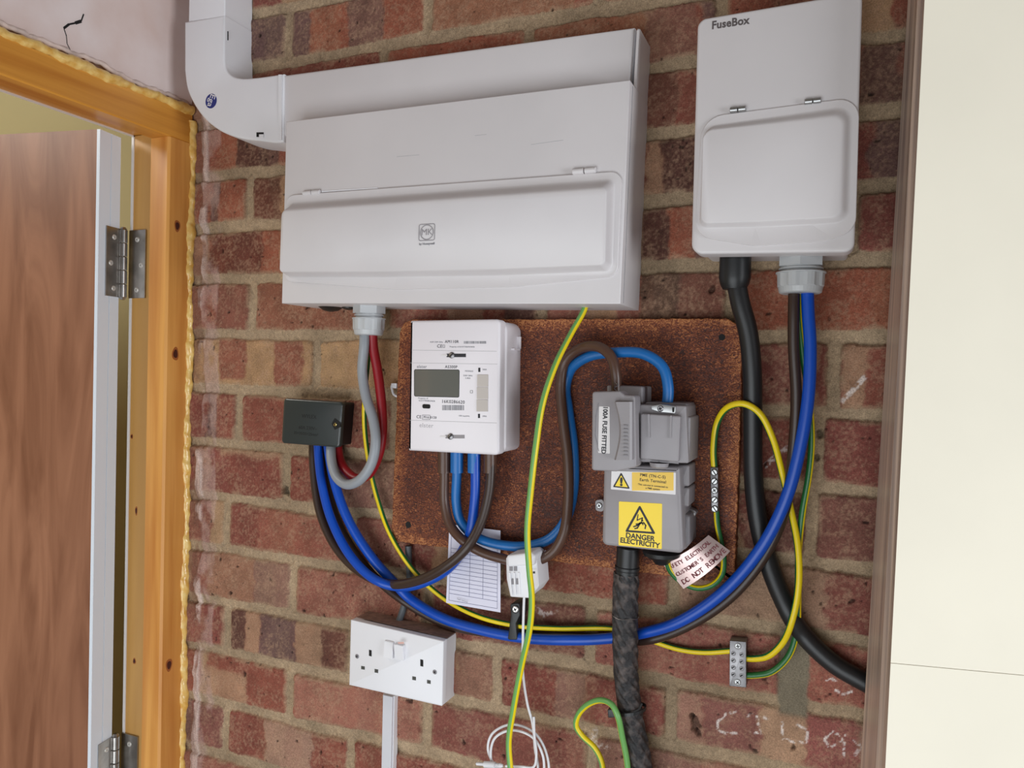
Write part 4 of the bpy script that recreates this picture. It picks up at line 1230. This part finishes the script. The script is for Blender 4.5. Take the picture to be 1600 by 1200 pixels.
# ------------------------------------------------------------------ cables
GY = [C_GREEN, C_YEL]; GYL = [C_GREEN_L, C_YEL]
D = 0.0115
cable('grey_cable', [(570, 505, .045), (569, 540, .045), (566, 580, .042), (572, 620, .043), (583, 655, .047), (587, 690, .050), (580, 725, .050), (562, 750, .048), (542, 757, .044), (526, 745, .036), (518, 720, .026), (517, 695, .020), (517, 680, .018)], 0.0125, C_GREY,
      'thick grey sheathed cable looping from the gland up into the black junction box')
cable('red_cable', [(582, 505, .040), (583, 540, .038), (590, 580, .034), (596, 630, .032), (597, 680, .032), (590, 715, .032), (575, 742, .032), (558, 748, .030), (540, 735, .024), (530, 715, .016), (527, 690, .012)], 0.0122, C_RED,
      'thick red sheathed cable looping beside the grey cable')
cable('earth_wire', [(578, 505, .034), (575, 560, .030), (570, 620, .022), (570, 670, .018), (578, 730, .016), (590, 780, .014), (610, 835, .014), (645, 890, .016), (690, 932, .018), (745, 962, .022), (805, 977, .022), (870, 982, .016), (960, 983, .012), (1010, 998, .010), (1060, 1014, .010), (1100, 1019, .011), (1150, 1016, .012)], 0.0062, GY,
      'long green and yellow earth wire sweeping behind the tails to the screw bar', phase=-0.7)
cable('blue_cable', [(496, 672, .020), (497, 700, .022), (502, 750, .026), (517, 810, .030), (547, 868, .034), (585, 905, .036), (625, 917, .036), (668, 908, .036), (705, 884, .036), (732, 840, .038), (742, 780, .042), (743, 735, .046), (743, 695, .048)], D, C_BLUE,
      'blue tail curving from the black junction box back up to the meter')
cable('brown_cable', [(489, 675, .012), (490, 730, .016), (500, 800, .022), (525, 855, .026), (562, 893, .030), (605, 912, .034), (650, 908, .044), (695, 886, .050), (730, 855, .048), (752, 815, .044), (764, 770, .044), (767, 735, .046), (767, 695, .048)], D, C_BROWN_D,
      'dark brown tail curving from the junction box up to the meter')
cable('blue_cable', [(510, 674, .016), (513, 700, .020), (522, 750, .024), (543, 810, .028), (580, 870, .030), (620, 915, .028), (640, 935, .022), (690, 965, .022), (750, 984, .022), (820, 997, .022), (890, 1000, .020), (945, 998, .014), (1000, 990, .014), (1060, 972, .022), (1130, 925, .030), (1190, 855, .038), (1228, 780, .042), (1250, 700, .045), (1263, 620, .046), (1266, 540, .046), (1263, 490, .046), (1261, 440, .046)], 0.0122, C_BLUE,
      'long blue tail sweeping under everything from the junction box to the right-hand gland')
cable('brown_cable', [(500, 676, .008), (505, 730, .010), (530, 820, .012), (575, 890, .012), (630, 938, .012), (700, 976, .012), (780, 990, .012), (870, 992, .010), (945, 997, .006), (1010, 1000, .010), (1080, 975, .018), (1150, 925, .024), (1205, 850, .028), (1230, 780, .032), (1240, 700, .036), (1244, 620, .040), (1240, 540, .044), (1240, 490, .046), (1241, 440, .046)], 0.0110, C_BROWN_D,
      'long dark brown tail running just behind the long blue tail')
cable('earth_wire', [(1248, 440, .040), (1248, 490, .040), (1255, 560, .036), (1264, 620, .032), (1268, 690, .028), (1264, 740, .024), (1254, 800, .020), (1248, 860, .016), (1247, 940, .014), (1245, 985, .013), (1232, 1025, .013), (1205, 1050, .012), (1180, 1055, .012), (1160, 1055, .012)], 0.0066, GY,
      'mostly green earth wire dropping from the right-hand gland to the screw bar', phase=2.93, share=0.4)
cable('earth_wire', [(1117, 740, .026), (1115, 700, .026), (1121, 660, .028), (1138, 636, .040), (1162, 631, .046), (1186, 645, .044), (1206, 682, .040), (1221, 735, .030), (1234, 790, .026), (1246, 850, .026), (1248, 910, .024), (1240, 960, .018), (1224, 1002, .014), (1200, 1025, .013), (1180, 1029, .012), (1160, 1028, .012)], 0.0070, GY,
      'yellow and green earth wire arching from the metal connector strip to the screw bar', phase=3.5, share=0.5)
cable('earth_wire', [(1119, 790, .026), (1121, 820, .026), (1127, 850, .028), (1131, 875, .030), (1128, 898, .032), (1113, 914, .034), (1090, 919, .034), (1066, 910, .036), (1048, 893, .040), (1040, 872, .045)], 0.0060, GY,
      'short earth wire looping through the red-lettered tag under the cutout', phase=0.2, twist=0)
cable('brown_cable', [(694, 695, .048), (694, 740, .044), (695, 790, .040), (706, 825, .040), (738, 855, .042), (785, 873, .044), (830, 878, .044), (862, 864, .042), (880, 835, .040), (887, 790, .036), (887, 720, .034), (879, 650, .034), (876, 600, .034), (883, 565, .036), (905, 545, .042), (935, 542, .050), (955, 558, .056), (962, 585, .058), (963, 612, .056)], D, C_BROWN,
      'mid brown tail looping from the meter through the white clamp up to the fuse carrier')
cable('blue_cable', [(714, 695, .048), (714, 740, .044), (713, 785, .040), (720, 815, .038), (742, 838, .038), (780, 851, .038), (825, 853, .036), (860, 841, .034), (884, 812, .032), (896, 765, .032), (896, 700, .032), (888, 640, .030), (884, 605, .030), (893, 576, .034), (920, 557, .042), (960, 551, .048), (1005, 553, .054), (1035, 573, .056), (1044, 605, .056), (1042, 638, .054)], D, C_BLUE_L,
      'light blue tail looping from the meter over to the neutral side of the cutout')
# terminal sleeves under the meter
for (x, m, lab) in ((694, C_BROWN, 'brown'), (714, C_BLUE_L, 'light blue'), (741, C_BLUE_L, 'light blue'), (766, C_BROWN, 'brown')):
    bm = bmesh.new(); c = at(x, 705, -.047); c2 = at(x, 738, -.0455)
    lathe(bm, c, c2 - c, [(0, 0.0078), ((c2 - c).length, 0.0078), ((c2 - c).length + 0.0003, 0.0062)], 20)
    o = obj('terminal_sleeve', bm, m, em, True)
cable('earth_wire', [(917, 470, .035), (912, 486, .040), (893, 520, .056), (868, 570, .080), (848, 630, .096), (837, 700, .104), (829, 770, .104), (824, 830, .100), (827, 890, .094), (831, 935, .088), (828, 980, .082), (815, 1040, .070), (802, 1110, .060), (795, 1160, .056), (799, 1215, .056)], 0.0068, GYL,
      'loose green and yellow earth wire hanging in front of the board from the consumer unit', phase=2.7)
cable('black_cable', [(1149, 432, .045), (1156, 470, .045), (1169, 520, .042), (1175, 580, .038), (1176, 660, .030), (1177, 740, .022), (1184, 810, .018), (1198, 870, .016), (1218, 925, .014), (1250, 985, .013), (1300, 1035, .012), (1350, 1065, .012), (1410, 1095, .012)], 0.0195, RUBBER,
      'thick black sheathed cable falling from the black gland and out behind the cream panel')
cable('slate_cable', [(638, 853, .009), (639, 880, .009), (640, 905, .009), (632, 945, .009), (622, 975, .012), (618, 990, .018)], 0.0085, GREYCABLE,
      'slate grey cable dropping from behind the chipboard into the double socket')

# hessian wrapped supply cable
def tar(L, an):
    v = math.sin(an * 9 + L * 420 + 1.5 * math.sin(L * 47)); w = math.sin(an * 5 + L * 300 + 2 * math.sin(L * 90))
    return 0.0133 * (1 + 0.050 * v + 0.022 * w + 0.02 * math.sin(L * 35))
hes = bpy.data.materials.new('tarred_hessian'); hes.use_nodes = True
nt = hes.node_tree; b = nt.nodes['Principled BSDF']; b.inputs['Roughness'].default_value = 0.6
tc = nt.nodes.new('ShaderNodeTexCoord'); mp = nt.nodes.new('ShaderNodeMapping'); mp.inputs['Scale'].default_value = (1, 1, 1)
nt.links.new(tc.outputs['Object'], mp.inputs['Vector'])
n1 = nt.nodes.new('ShaderNodeTexNoise'); n1.inputs['Scale'].default_value = 110; n1.inputs['Detail'].default_value = 5
nt.links.new(mp.outputs['Vector'], n1.inputs['Vector'])
r = nt.nodes.new('ShaderNodeValToRGB'); r.color_ramp.elements[0].position = 0.45; r.color_ramp.elements[0].color = rgb(36, 34, 36)
r.color_ramp.elements[1].position = 0.85; r.color_ramp.elements[1].color = rgb(110, 98, 94)
nt.links.new(n1.outputs['Fac'], r.inputs['Fac']); nt.links.new(r.outputs['Color'], b.inputs['Base Color'])
bp = nt.nodes.new('ShaderNodeBump'); bp.inputs['Strength'].default_value = 1.0; bp.inputs['Distance'].default_value = 0.003
nt.links.new(n1.outputs['Fac'], bp.inputs['Height']); nt.links.new(bp.outputs['Normal'], b.inputs['Normal'])
sv = empty('supply_cable', at(990, 1190, -0.02), 'fat black cloth-wrapped supply cable rising into the bottom of the cutout', 'cable')
bm = bmesh.new(); tube(bm, smooth_path([at(a, b_, -c) for a, b_, c in ((979, 895, .042), (977, 940, .040), (977, 1000, .034), (979, 1060, .028), (986, 1120, .024), (997, 1180, .022), (1006, 1240, .022))], 0.0008), 0.0133, 64, rfun=tar)
obj('cloth_wrap', bm, hes, sv, True)
bm = bmesh.new(); lathe(bm, at(982, 855, -.043), at(979, 905, -.042) - at(982, 855, -.043), [(0, 0.0125), (0.020, 0.0125), (0.021, 0.0135), (0.024, 0.0135), (0.025, 0.0125), (0.034, 0.0128), (0.038, 0.0120)], 28)
obj('sleeve', bm, BLACK, sv, True)
bm = bmesh.new()
cen = at(977, 962, -.038)
tube(bm, [cen + Vector((math.cos(t / 24 * 2 * math.pi) * 0.0142, math.sin(t / 24 * 2 * math.pi) * 0.0142, 0.0006 * math.sin(t))) for t in range(25)], 0.0007, 6)
obj('binding_thread', bm, STEEL_D, sv, True)
# little earth wire and zip tie
cable('earth_wire', [(983, 1225, .038), (979, 1185, .040), (972, 1150, .044), (965, 1118, .050), (956, 1101, .048), (940, 1094, .042), (920, 1100, .036), (904, 1116, .032), (900, 1134, .030), (910, 1150, .028), (928, 1167, .026), (940, 1190, .024), (943, 1225, .022)], 0.0066, GYL,
      'short pale green and yellow earth wire hooked beside the wrapped supply cable', phase=2.2, twist=2)
zt_ = empty('cable_tie', at(975, 1112, -.03), 'black nylon cable tie around the wrapped supply cable', 'cable tie')
bm = bmesh.new(); c = at(986, 1108, -.027)
path = []
for t in range(33):
    a = t / 32 * 2 * math.pi
    path.append(c + Vector((math.cos(a) * 0.0160, math.sin(a) * 0.0160, 0.004 * math.cos(a))))
fr = frame_rings(path)
rings = []
for i in range(33):
    a = i / 32 * 2 * math.pi; o_ = Vector((math.cos(a), math.sin(a), 0))
    rings.append([path[i] + Vector((0, 0, 0.0018)) + o_ * 0.0006, path[i] - Vector((0, 0, 0.0018)) + o_ * 0.0006, path[i] - Vector((0, 0, 0.0018)) - o_ * 0.0006, path[i] + Vector((0, 0, 0.0018)) - o_ * 0.0006])
loft(bm, rings, False, False)
obj('strap', bm, BLACK, zt_)
plate('head', [(949, 1109), (961, 1108), (962, 1121), (950, 1122)], -.040, -.048, BLACK, zt_, r=0.001, bev=0.0008)
bm = bmesh.new()
tube(bm, smooth_path([at(990, 1112, -.046), at(998, 1108, -.046), at(1003, 1099, -.044)], 0.002), 0.0012, 8); obj('tail', bm, BLACK, zt_, True)

# ------------------------------------------------------------------ connector strip (five screws)
cs = empty('connector_strip', at(1117, 800, YB), 'slim metal connector strip with five screw heads on the chipboard', 'terminal strip')
plate('bar', [(1109.5, 730), (1122, 730), (1122.5, 800), (1111, 800)], YB, YB - 0.013, STEEL_D, cs, r=0.001, bev=0.001)
for k, (y, cr2) in enumerate(((738, False), (752, False), (766, True), (781, False), (795, False))):
    screw('screw', 1116.3 + k * 0.15, y, YB - 0.013, 0.0036, STEEL, cs, h=0.0020, cross=cr2, ang=0.9 if k % 2 else 2.2)
# ------------------------------------------------------------------ earth bar
eb = empty('earth_bar', at(1153, 1070, 0), 'dull aluminium earth bar with two rows of screw holes below the blue tail', 'terminal strip')
YEB = -0.019
plate('block', [(1140, 1001), (1166, 1003), (1166, 1074.5), (1139.5, 1072)], -0.0008, YEB, STEEL_D, eb, r=0.0004, bev=0.0005)
screw('screw', 1153, 1009.5, YEB, 0.0034, STEEL, eb, h=0.0008, ang=0.2)
screw('screw', 1152.5, 1066, YEB, 0.0034, STEEL, eb, h=0.0008, ang=0.9)
for k in range(4):
    for x in (1146, 1159):
        bm = bmesh.new(); c = at(x, 1021 + k * 11 + (x - 1146) * 0.15, YEB)
        lathe(bm, c + Vector((0, .0005, 0)), (0, -1, 0), [(0, 0.0026), (0.0007, 0.0026), (0.0007, 0.0014), (0.0002, 0.0012)], 16)
        obj('grub_screw', bm, CUT_D, eb)
        bm = bmesh.new(); prism(bm, rect_poly(c.x - 0.0005, c.z, 0.0030, 0.0011, 0.6), YEB, YEB - 0.0003); obj('grub_slot', bm, HOLE, eb)

# ------------------------------------------------------------------ tag on the earth wire
tg = empty('warning_tag', at(1095, 880, -.036), 'curved silver tag with red lettering reading do not remove under the cutout', 'tag')
nU, nV = 24, 8
TL, TR_, BR_, BL_ = (1034, 880), (1107, 836), (1141, 861), (1068, 920)
bm = bmesh.new(); grid = []
def tagpt(u, v, off=0.0):
    a0_ = Vector(TL).lerp(Vector(TR_), u); b0_ = Vector(BL_).lerp(Vector(BR_), u); p = a0_.lerp(b0_, v)
    bow = 4 * u * (1 - u) * 7
    p = p + Vector((0.5, 0.85)) * bow * 0.6
    return at(p.x, p.y, -(0.040 + 0.006 * math.sin(u * math.pi) + off))
vs = [[bm.verts.new(tagpt(i / nU, j / nV)) for j in range(nV + 1)] for i in range(nU + 1)]
vb = [[bm.verts.new(tagpt(i / nU, j / nV, -0.0006)) for j in range(nV + 1)] for i in range(nU + 1)]
for i in range(nU):
    for j in range(nV):
        bm.faces.new((vs[i][j], vs[i + 1][j], vs[i + 1][j + 1], vs[i][j + 1])); bm.faces.new((vb[i][j], vb[i][j + 1], vb[i + 1][j + 1], vb[i + 1][j]))
obj('tag_plate', bm, mat('silver_tag', rgb(206, 182, 178), 0.3, 0.55), tg, True)
def tagtext(s, v, u0, u1, h, m):
    n = len(s)
    for i, ch in enumerate(s):
        if ch == ' ': continue
        u = u0 + (u1 - u0) * (i + .5) / n
        a0_ = Vector(TL).lerp(Vector(TR_), u); b0_ = Vector(BL_).lerp(Vector(BR_), u); p = a0_.lerp(b0_, v); bow = 4 * u * (1 - u) * 7
        p = p + Vector((0.5, 0.85)) * bow * 0.6
        q0, q1 = tagpt(max(u - .05, 0), v), tagpt(min(u + .05, 1), v)
        an = math.atan2((q1 - q0).z, (q1 - q0).x)
        text(ch, p.x, p.y, tagpt(u, v).y - 0.0004, h, tg, m, 'lettering', ang=an, depth=0.0001, bold=0.0001)
tagtext('SAFETY ELECTRICAL', 0.22, 0.0, 0.92, 6.5, INK_R)
tagtext("CUSTOMER'S EARTH", 0.52, 0.06, 0.94, 6.3, INK_R)
tagtext('DO NOT REMOVE', 0.82, 0.05, 0.97, 8.0, INK_R)

# ------------------------------------------------------------------ paper record card
pc = empty('record_card', at(740, 940, -.02), 'white paper record card with printed table tucked behind the meter tails', 'paper')
YPC = -0.0235
def card(u, v, off=0.0):
    a0_ = Vector((702, 819)).lerp(Vector((782, 829)), u); b0_ = Vector((697, 942)).lerp(Vector((782, 957)), u); p = a0_.lerp(b0_, v)
    return at(p.x, p.y, YPC - 0.004 * (1 - u) * v - 0.003 * math.sin(v * 3) + off)
bm = bmesh.new()
g1 = [[bm.verts.new(card(i / 10, j / 12)) for j in range(13)] for i in range(11)]
g2 = [[bm.verts.new(card(i / 10, j / 12, 0.0004)) for j in range(13)] for i in range(11)]
for i in range(10):
    for j in range(12):
        bm.faces.new((g1[i][j], g1[i + 1][j], g1[i + 1][j + 1], g1[i][j + 1])); bm.faces.new((g2[i][j], g2[i][j + 1], g2[i + 1][j + 1], g2[i + 1][j]))
obj('sheet', bm, PAPER, pc, True)
def cardline(segs, w, m, nm='printed_lines'):
    bm = bmesh.new()
    for (u0, v0, u1, v1) in segs:
        k = 6
        for i in range(k):
            a = card(u0 + (u1 - u0) * i / k, v0 + (v1 - v0) * i / k, -0.0003); b = card(u0 + (u1 - u0) * (i + 1) / k, v0 + (v1 - v0) * (i + 1) / k, -0.0003)
            d_ = (b - a).normalized(); n_ = Vector((-d_.z, 0, d_.x)) * w
            bm.faces.new([bm.verts.new(q) for q in (a + n_, b + n_, b - n_, a - n_)])
    obj(nm, bm, m, pc)
lines = [(0.05, 0.30 + 0.052 * k, 0.94, 0.30 + 0.052 * k) for k in range(12)]
lines += [(0.05, 0.12, 0.94, 0.12), (0.05, 0.12, 0.05, 0.96), (0.94, 0.12, 0.94, 0.96), (0.05, 0.96, 0.94, 0.96), (0.42, 0.30, 0.42, 0.87), (0.67, 0.30, 0.67, 0.87)]
cardline(lines, 0.0002, mat('blue_grey_ink', rgb(104, 104, 140), 0.7))
text('Test record', 722, 938, YPC - 0.0066, 2.8, pc, INK_G, ang=-0.15, depth=0.00005)
text('Meter Tails', 724, 845, YPC - 0.004, 3.2, pc, INK_G, ang=-0.12, depth=0.00005)

# ------------------------------------------------------------------ white clamp sensor
ct = empty('clamp_sensor', at(815, 935, -.04), 'white plastic clamp sensor clipped on the brown tail, with a label on its side', 'sensor')
YK = -0.066
plate('clamp_body', [(790, 871), (825, 868), (835, 925), (826, 935), (797, 933), (791, 905)], YK + 0.020, YK, WHITE_PL, ct, r=0.002, bev=0.002)
plate('jaw', [(791, 868), (829, 863), (836, 868), (834, 884), (792, 886)], YK + 0.026, YK - 0.004, WHITE_PL, ct, r=0.003, bev=0.0025)
plate('side_half', [(824, 872), (838, 868), (842, 916), (832, 930), (826, 930)], -0.030, YK + 0.003, C_WHITE, ct, r=0.002, bev=0.001)
for (x0, y0, x1, y1) in ((796, 884, 801, 892), (803, 884, 808, 892), (799.5, 904, 803, 913), (806.5, 904, 810, 913)):
    rects('moulded_slot', [(x0, y0, x1, y1)], YK - 0.0003, ct, CUT_D, 0.0004)
strokes('moulded_rib', [[(797, 895), (800, 928)], [(804, 895), (806, 928)], [(811, 895), (813, 928)]], YK, 2.4, ct, WHITE_PL, 0.0016)
plate('side_label', [(830, 889), (839, 888), (840, 915), (832, 925)], YK + 0.004, YK + 0.0026, STICK, ct)
rects('label_print', [(833, 893, 836, 896)], YK + 0.0026, ct, INK)
# its lead, coiled at the bottom
lead = [(819, 930, .058), (818, 960, .056), (817, 1000, .052), (817, 1050, .046), (824, 1100, .040), (832, 1130, .036), (836, 1170, .034), (840, 1205, .034)]
lead += [(820, 1225, .034), (785, 1210, .030), (763, 1175, .028), (768, 1148, .028), (800, 1132, .030), (835, 1145, .032), (853, 1175, .032), (856, 1215, .034), (830, 1240, .036), (790, 1225, .036), (768, 1190, .036), (772, 1155, .036), (800, 1141, .038), (832, 1152, .038), (848, 1180, .038), (850, 1225, .038)]
ld = cable('white_lead', lead, 0.0030, C_WHITE, 'thin white lead hanging from the clamp sensor and coiled at the bottom', seg=10, step=0.003)
bm = bmesh.new(); tube(bm, smooth_path([at(a, b_, -c) for a, b_, c in ((834, 1120, .038), (835, 1150, .042), (838, 1180, .042), (834, 1198, .042), (815, 1198, .042), (790, 1197, .042))], 0.003), 0.0015, 10)
obj('lead_end', bm, C_WHITE, ld, True)
ld_off = ld
bm = bmesh.new(); a = at(786, 1196.5, -.042); b_ = at(747, 1193.5, -.042)
lathe(bm, a, b_ - a, [(0, 0.0016), (0.004, 0.0028), (0.005, 0.0022), (0.006, 0.0028), (0.007, 0.0022), (0.008, 0.0028), (0.009, 0.0022), (0.010, 0.0036), (0.024, 0.0036), (0.025, 0.0018), (0.034, 0.0018), (0.035, 0.0008)], 16)
obj('jack_plug', bm, C_WHITE, ld, True)

# ------------------------------------------------------------------ screwed cable clip
cl = empty('cable_clip', at(803, 990, -.01), 'black plastic strap clip screwed to the wall holding the long blue tail', 'clip')
plate('strap', [(797, 944), (811, 942), (812, 962), (806, 975), (808, 1000), (793, 1000), (796, 975), (798, 962)], -0.006, -0.031, BLACK, cl, r=0.002, bev=0.001)
bm = bmesh.new(); c = at(805.5, 952, -.031); lathe(bm, c, (0, -1, 0), [(0, 0.0045), (0.0012, 0.0045), (0.002, 0.0035)], 24)
obj('washer', bm, BLACK, cl, True)
screw('screw', 805.5, 952, -.0330, 0.0037, mat('zinc', rgb(225, 222, 220), 0.35, 0.6), cl, ang=0.5)
# small white clip at the left edge of the chipboard
wc = empty('white_cable_clip', at(614, 610, -.004), 'tiny white plastic cable clip peeping past the left edge of the chipboard', 'clip')
bm = bmesh.new(); tube(bm, smooth_path([at(a, b_, -.012) for a, b_ in ((617, 602), (612, 603), (613, 610), (615, 616), (620, 619), (626, 619))], 0.0015), 0.0016, 10)
obj('hook', bm, WHITE_PL, wc, True)
plate('block', [(611, 599), (620, 599), (619, 607), (612, 606)], -0.003, -0.013, WHITE_PL, wc, r=0.001)

# ------------------------------------------------------------------ let crossing cables rest against one another
def settle():
    P = []; own = []; rad = []; wgt = []; seglen = []
    items = [(c[1], c[2], True) for c in CABLES]
    sp_ = smooth_path([at(a, b_, -c) for a, b_, c in ((979, 895, .042), (977, 940, .040), (977, 1000, .034), (979, 1060, .028), (986, 1120, .024), (997, 1180, .022), (1006, 1240, .022))], 0.004)
    items.append((sp_, 0.0140, False))
    for k, (path, r_, mob) in enumerate(items):
        n = len(path); L = np.cumsum([0] + [(path[i] - path[i - 1]).length for i in range(1, n)])
        e = np.minimum(L, L[-1] - L)
        P += [tuple(p) for p in path]; own += [k] * n; rad += [r_] * n
        wgt += list(sstep(0.012, 0.045, e) if mob else np.zeros(n)); seglen.append(n)
    P = np.array(P); own = np.array(own); rad = np.array(rad); wgt = np.array(wgt)
    ray = P - CAM; ray = ray / ray[:, 1:2]            # moving 1 m in Y along the line of sight
    d = np.zeros(len(P))
    bl, br = at(616, 700, 0).x, at(1158, 700, 0).x
    bt, bb = at(900, 500, 0).z, at(900, 880, 0).z
    base_y = P[:, 1].copy()
    starts = np.cumsum([0] + seglen)
    diff_own = own[:, None] != own[None, :]
    ii, jj = np.where(np.triu(diff_own & (np.abs(P[:, None, 0] - P[None, :, 0]) < 0.03) & (np.abs(P[:, None, 2] - P[None, :, 2]) < 0.03)))
    sgn = np.sign(base_y[ii] - base_y[jj]); sgn[sgn == 0] = 1
    RR = rad[ii] + rad[jj] + 0.0004
    for it in range(160):
        Q = P + ray * d[:, None]
        v = Q[ii] - Q[jj]
        hxz = v[:, 0] ** 2 + v[:, 2] ** 2
        need = np.sqrt(np.clip(RR ** 2 - hxz, 0, None))
        gap = need - v[:, 1] * sgn
        hit = (gap > 0) & (need > 0)
        w = wgt[ii] + wgt[jj] + 1e-9
        up = np.zeros(len(P)); dn = np.zeros(len(P))
        a = gap * sgn * 0.5
        va = np.where(hit, a * wgt[ii] / w * 2, 0); vb = np.where(hit, -a * wgt[jj] / w * 2, 0)
        np.maximum.at(up, ii, va); np.minimum.at(dn, ii, va); np.maximum.at(up, jj, vb); np.minimum.at(dn, jj, vb)
        d = d + (up + dn) * 0.6 * wgt
        for k, n in enumerate(seglen):
            a0, b0 = starts[k], starts[k + 1]; q = d[a0:b0]
            for _ in range(2):
                q = np.convolve(np.pad(q, 2, mode='edge'), [0.06, 0.24, 0.4, 0.24, 0.06], 'valid')
            d[a0:b0] = q * (wgt[a0:b0] > 0)
        onb = (P[:, 0] > bl) & (P[:, 0] < br) & (P[:, 2] < bt) & (P[:, 2] > bb)
        lim = np.where(onb, -0.018, -0.003) - rad
        y = base_y + d
        d = np.where((y > lim) & (wgt > 0), d - (y - lim) * wgt, d)
    for k, c in enumerate(CABLES):
        me = c[4].data; seg = c[3]; a0, b0 = starts[k], starts[k + 1]
        co = np.empty(len(me.vertices) * 3, np.float32); me.vertices.foreach_get('co', co); co = co.reshape(-1, 3)
        sh = (ray[a0:b0] * d[a0:b0, None]).repeat(seg, 0)
        co[:len(sh)] += sh.astype(np.float32)
        me.vertices.foreach_set('co', co.ravel()); me.update()


settle()

# repeats of one kind share a group
for o in bpy.data.objects:
    if o.parent or 'label' not in o: continue
    k = o.name.split('.')[0]
    g = {'earth_wire': 'green and yellow earth wires', 'blue_cable': 'blue tails', 'brown_cable': 'brown tails', 'cable_gland': 'light grey cable glands', 'expanding_foam': 'foam beads around the door frame'}.get(k)
    if g: o['group'] = g
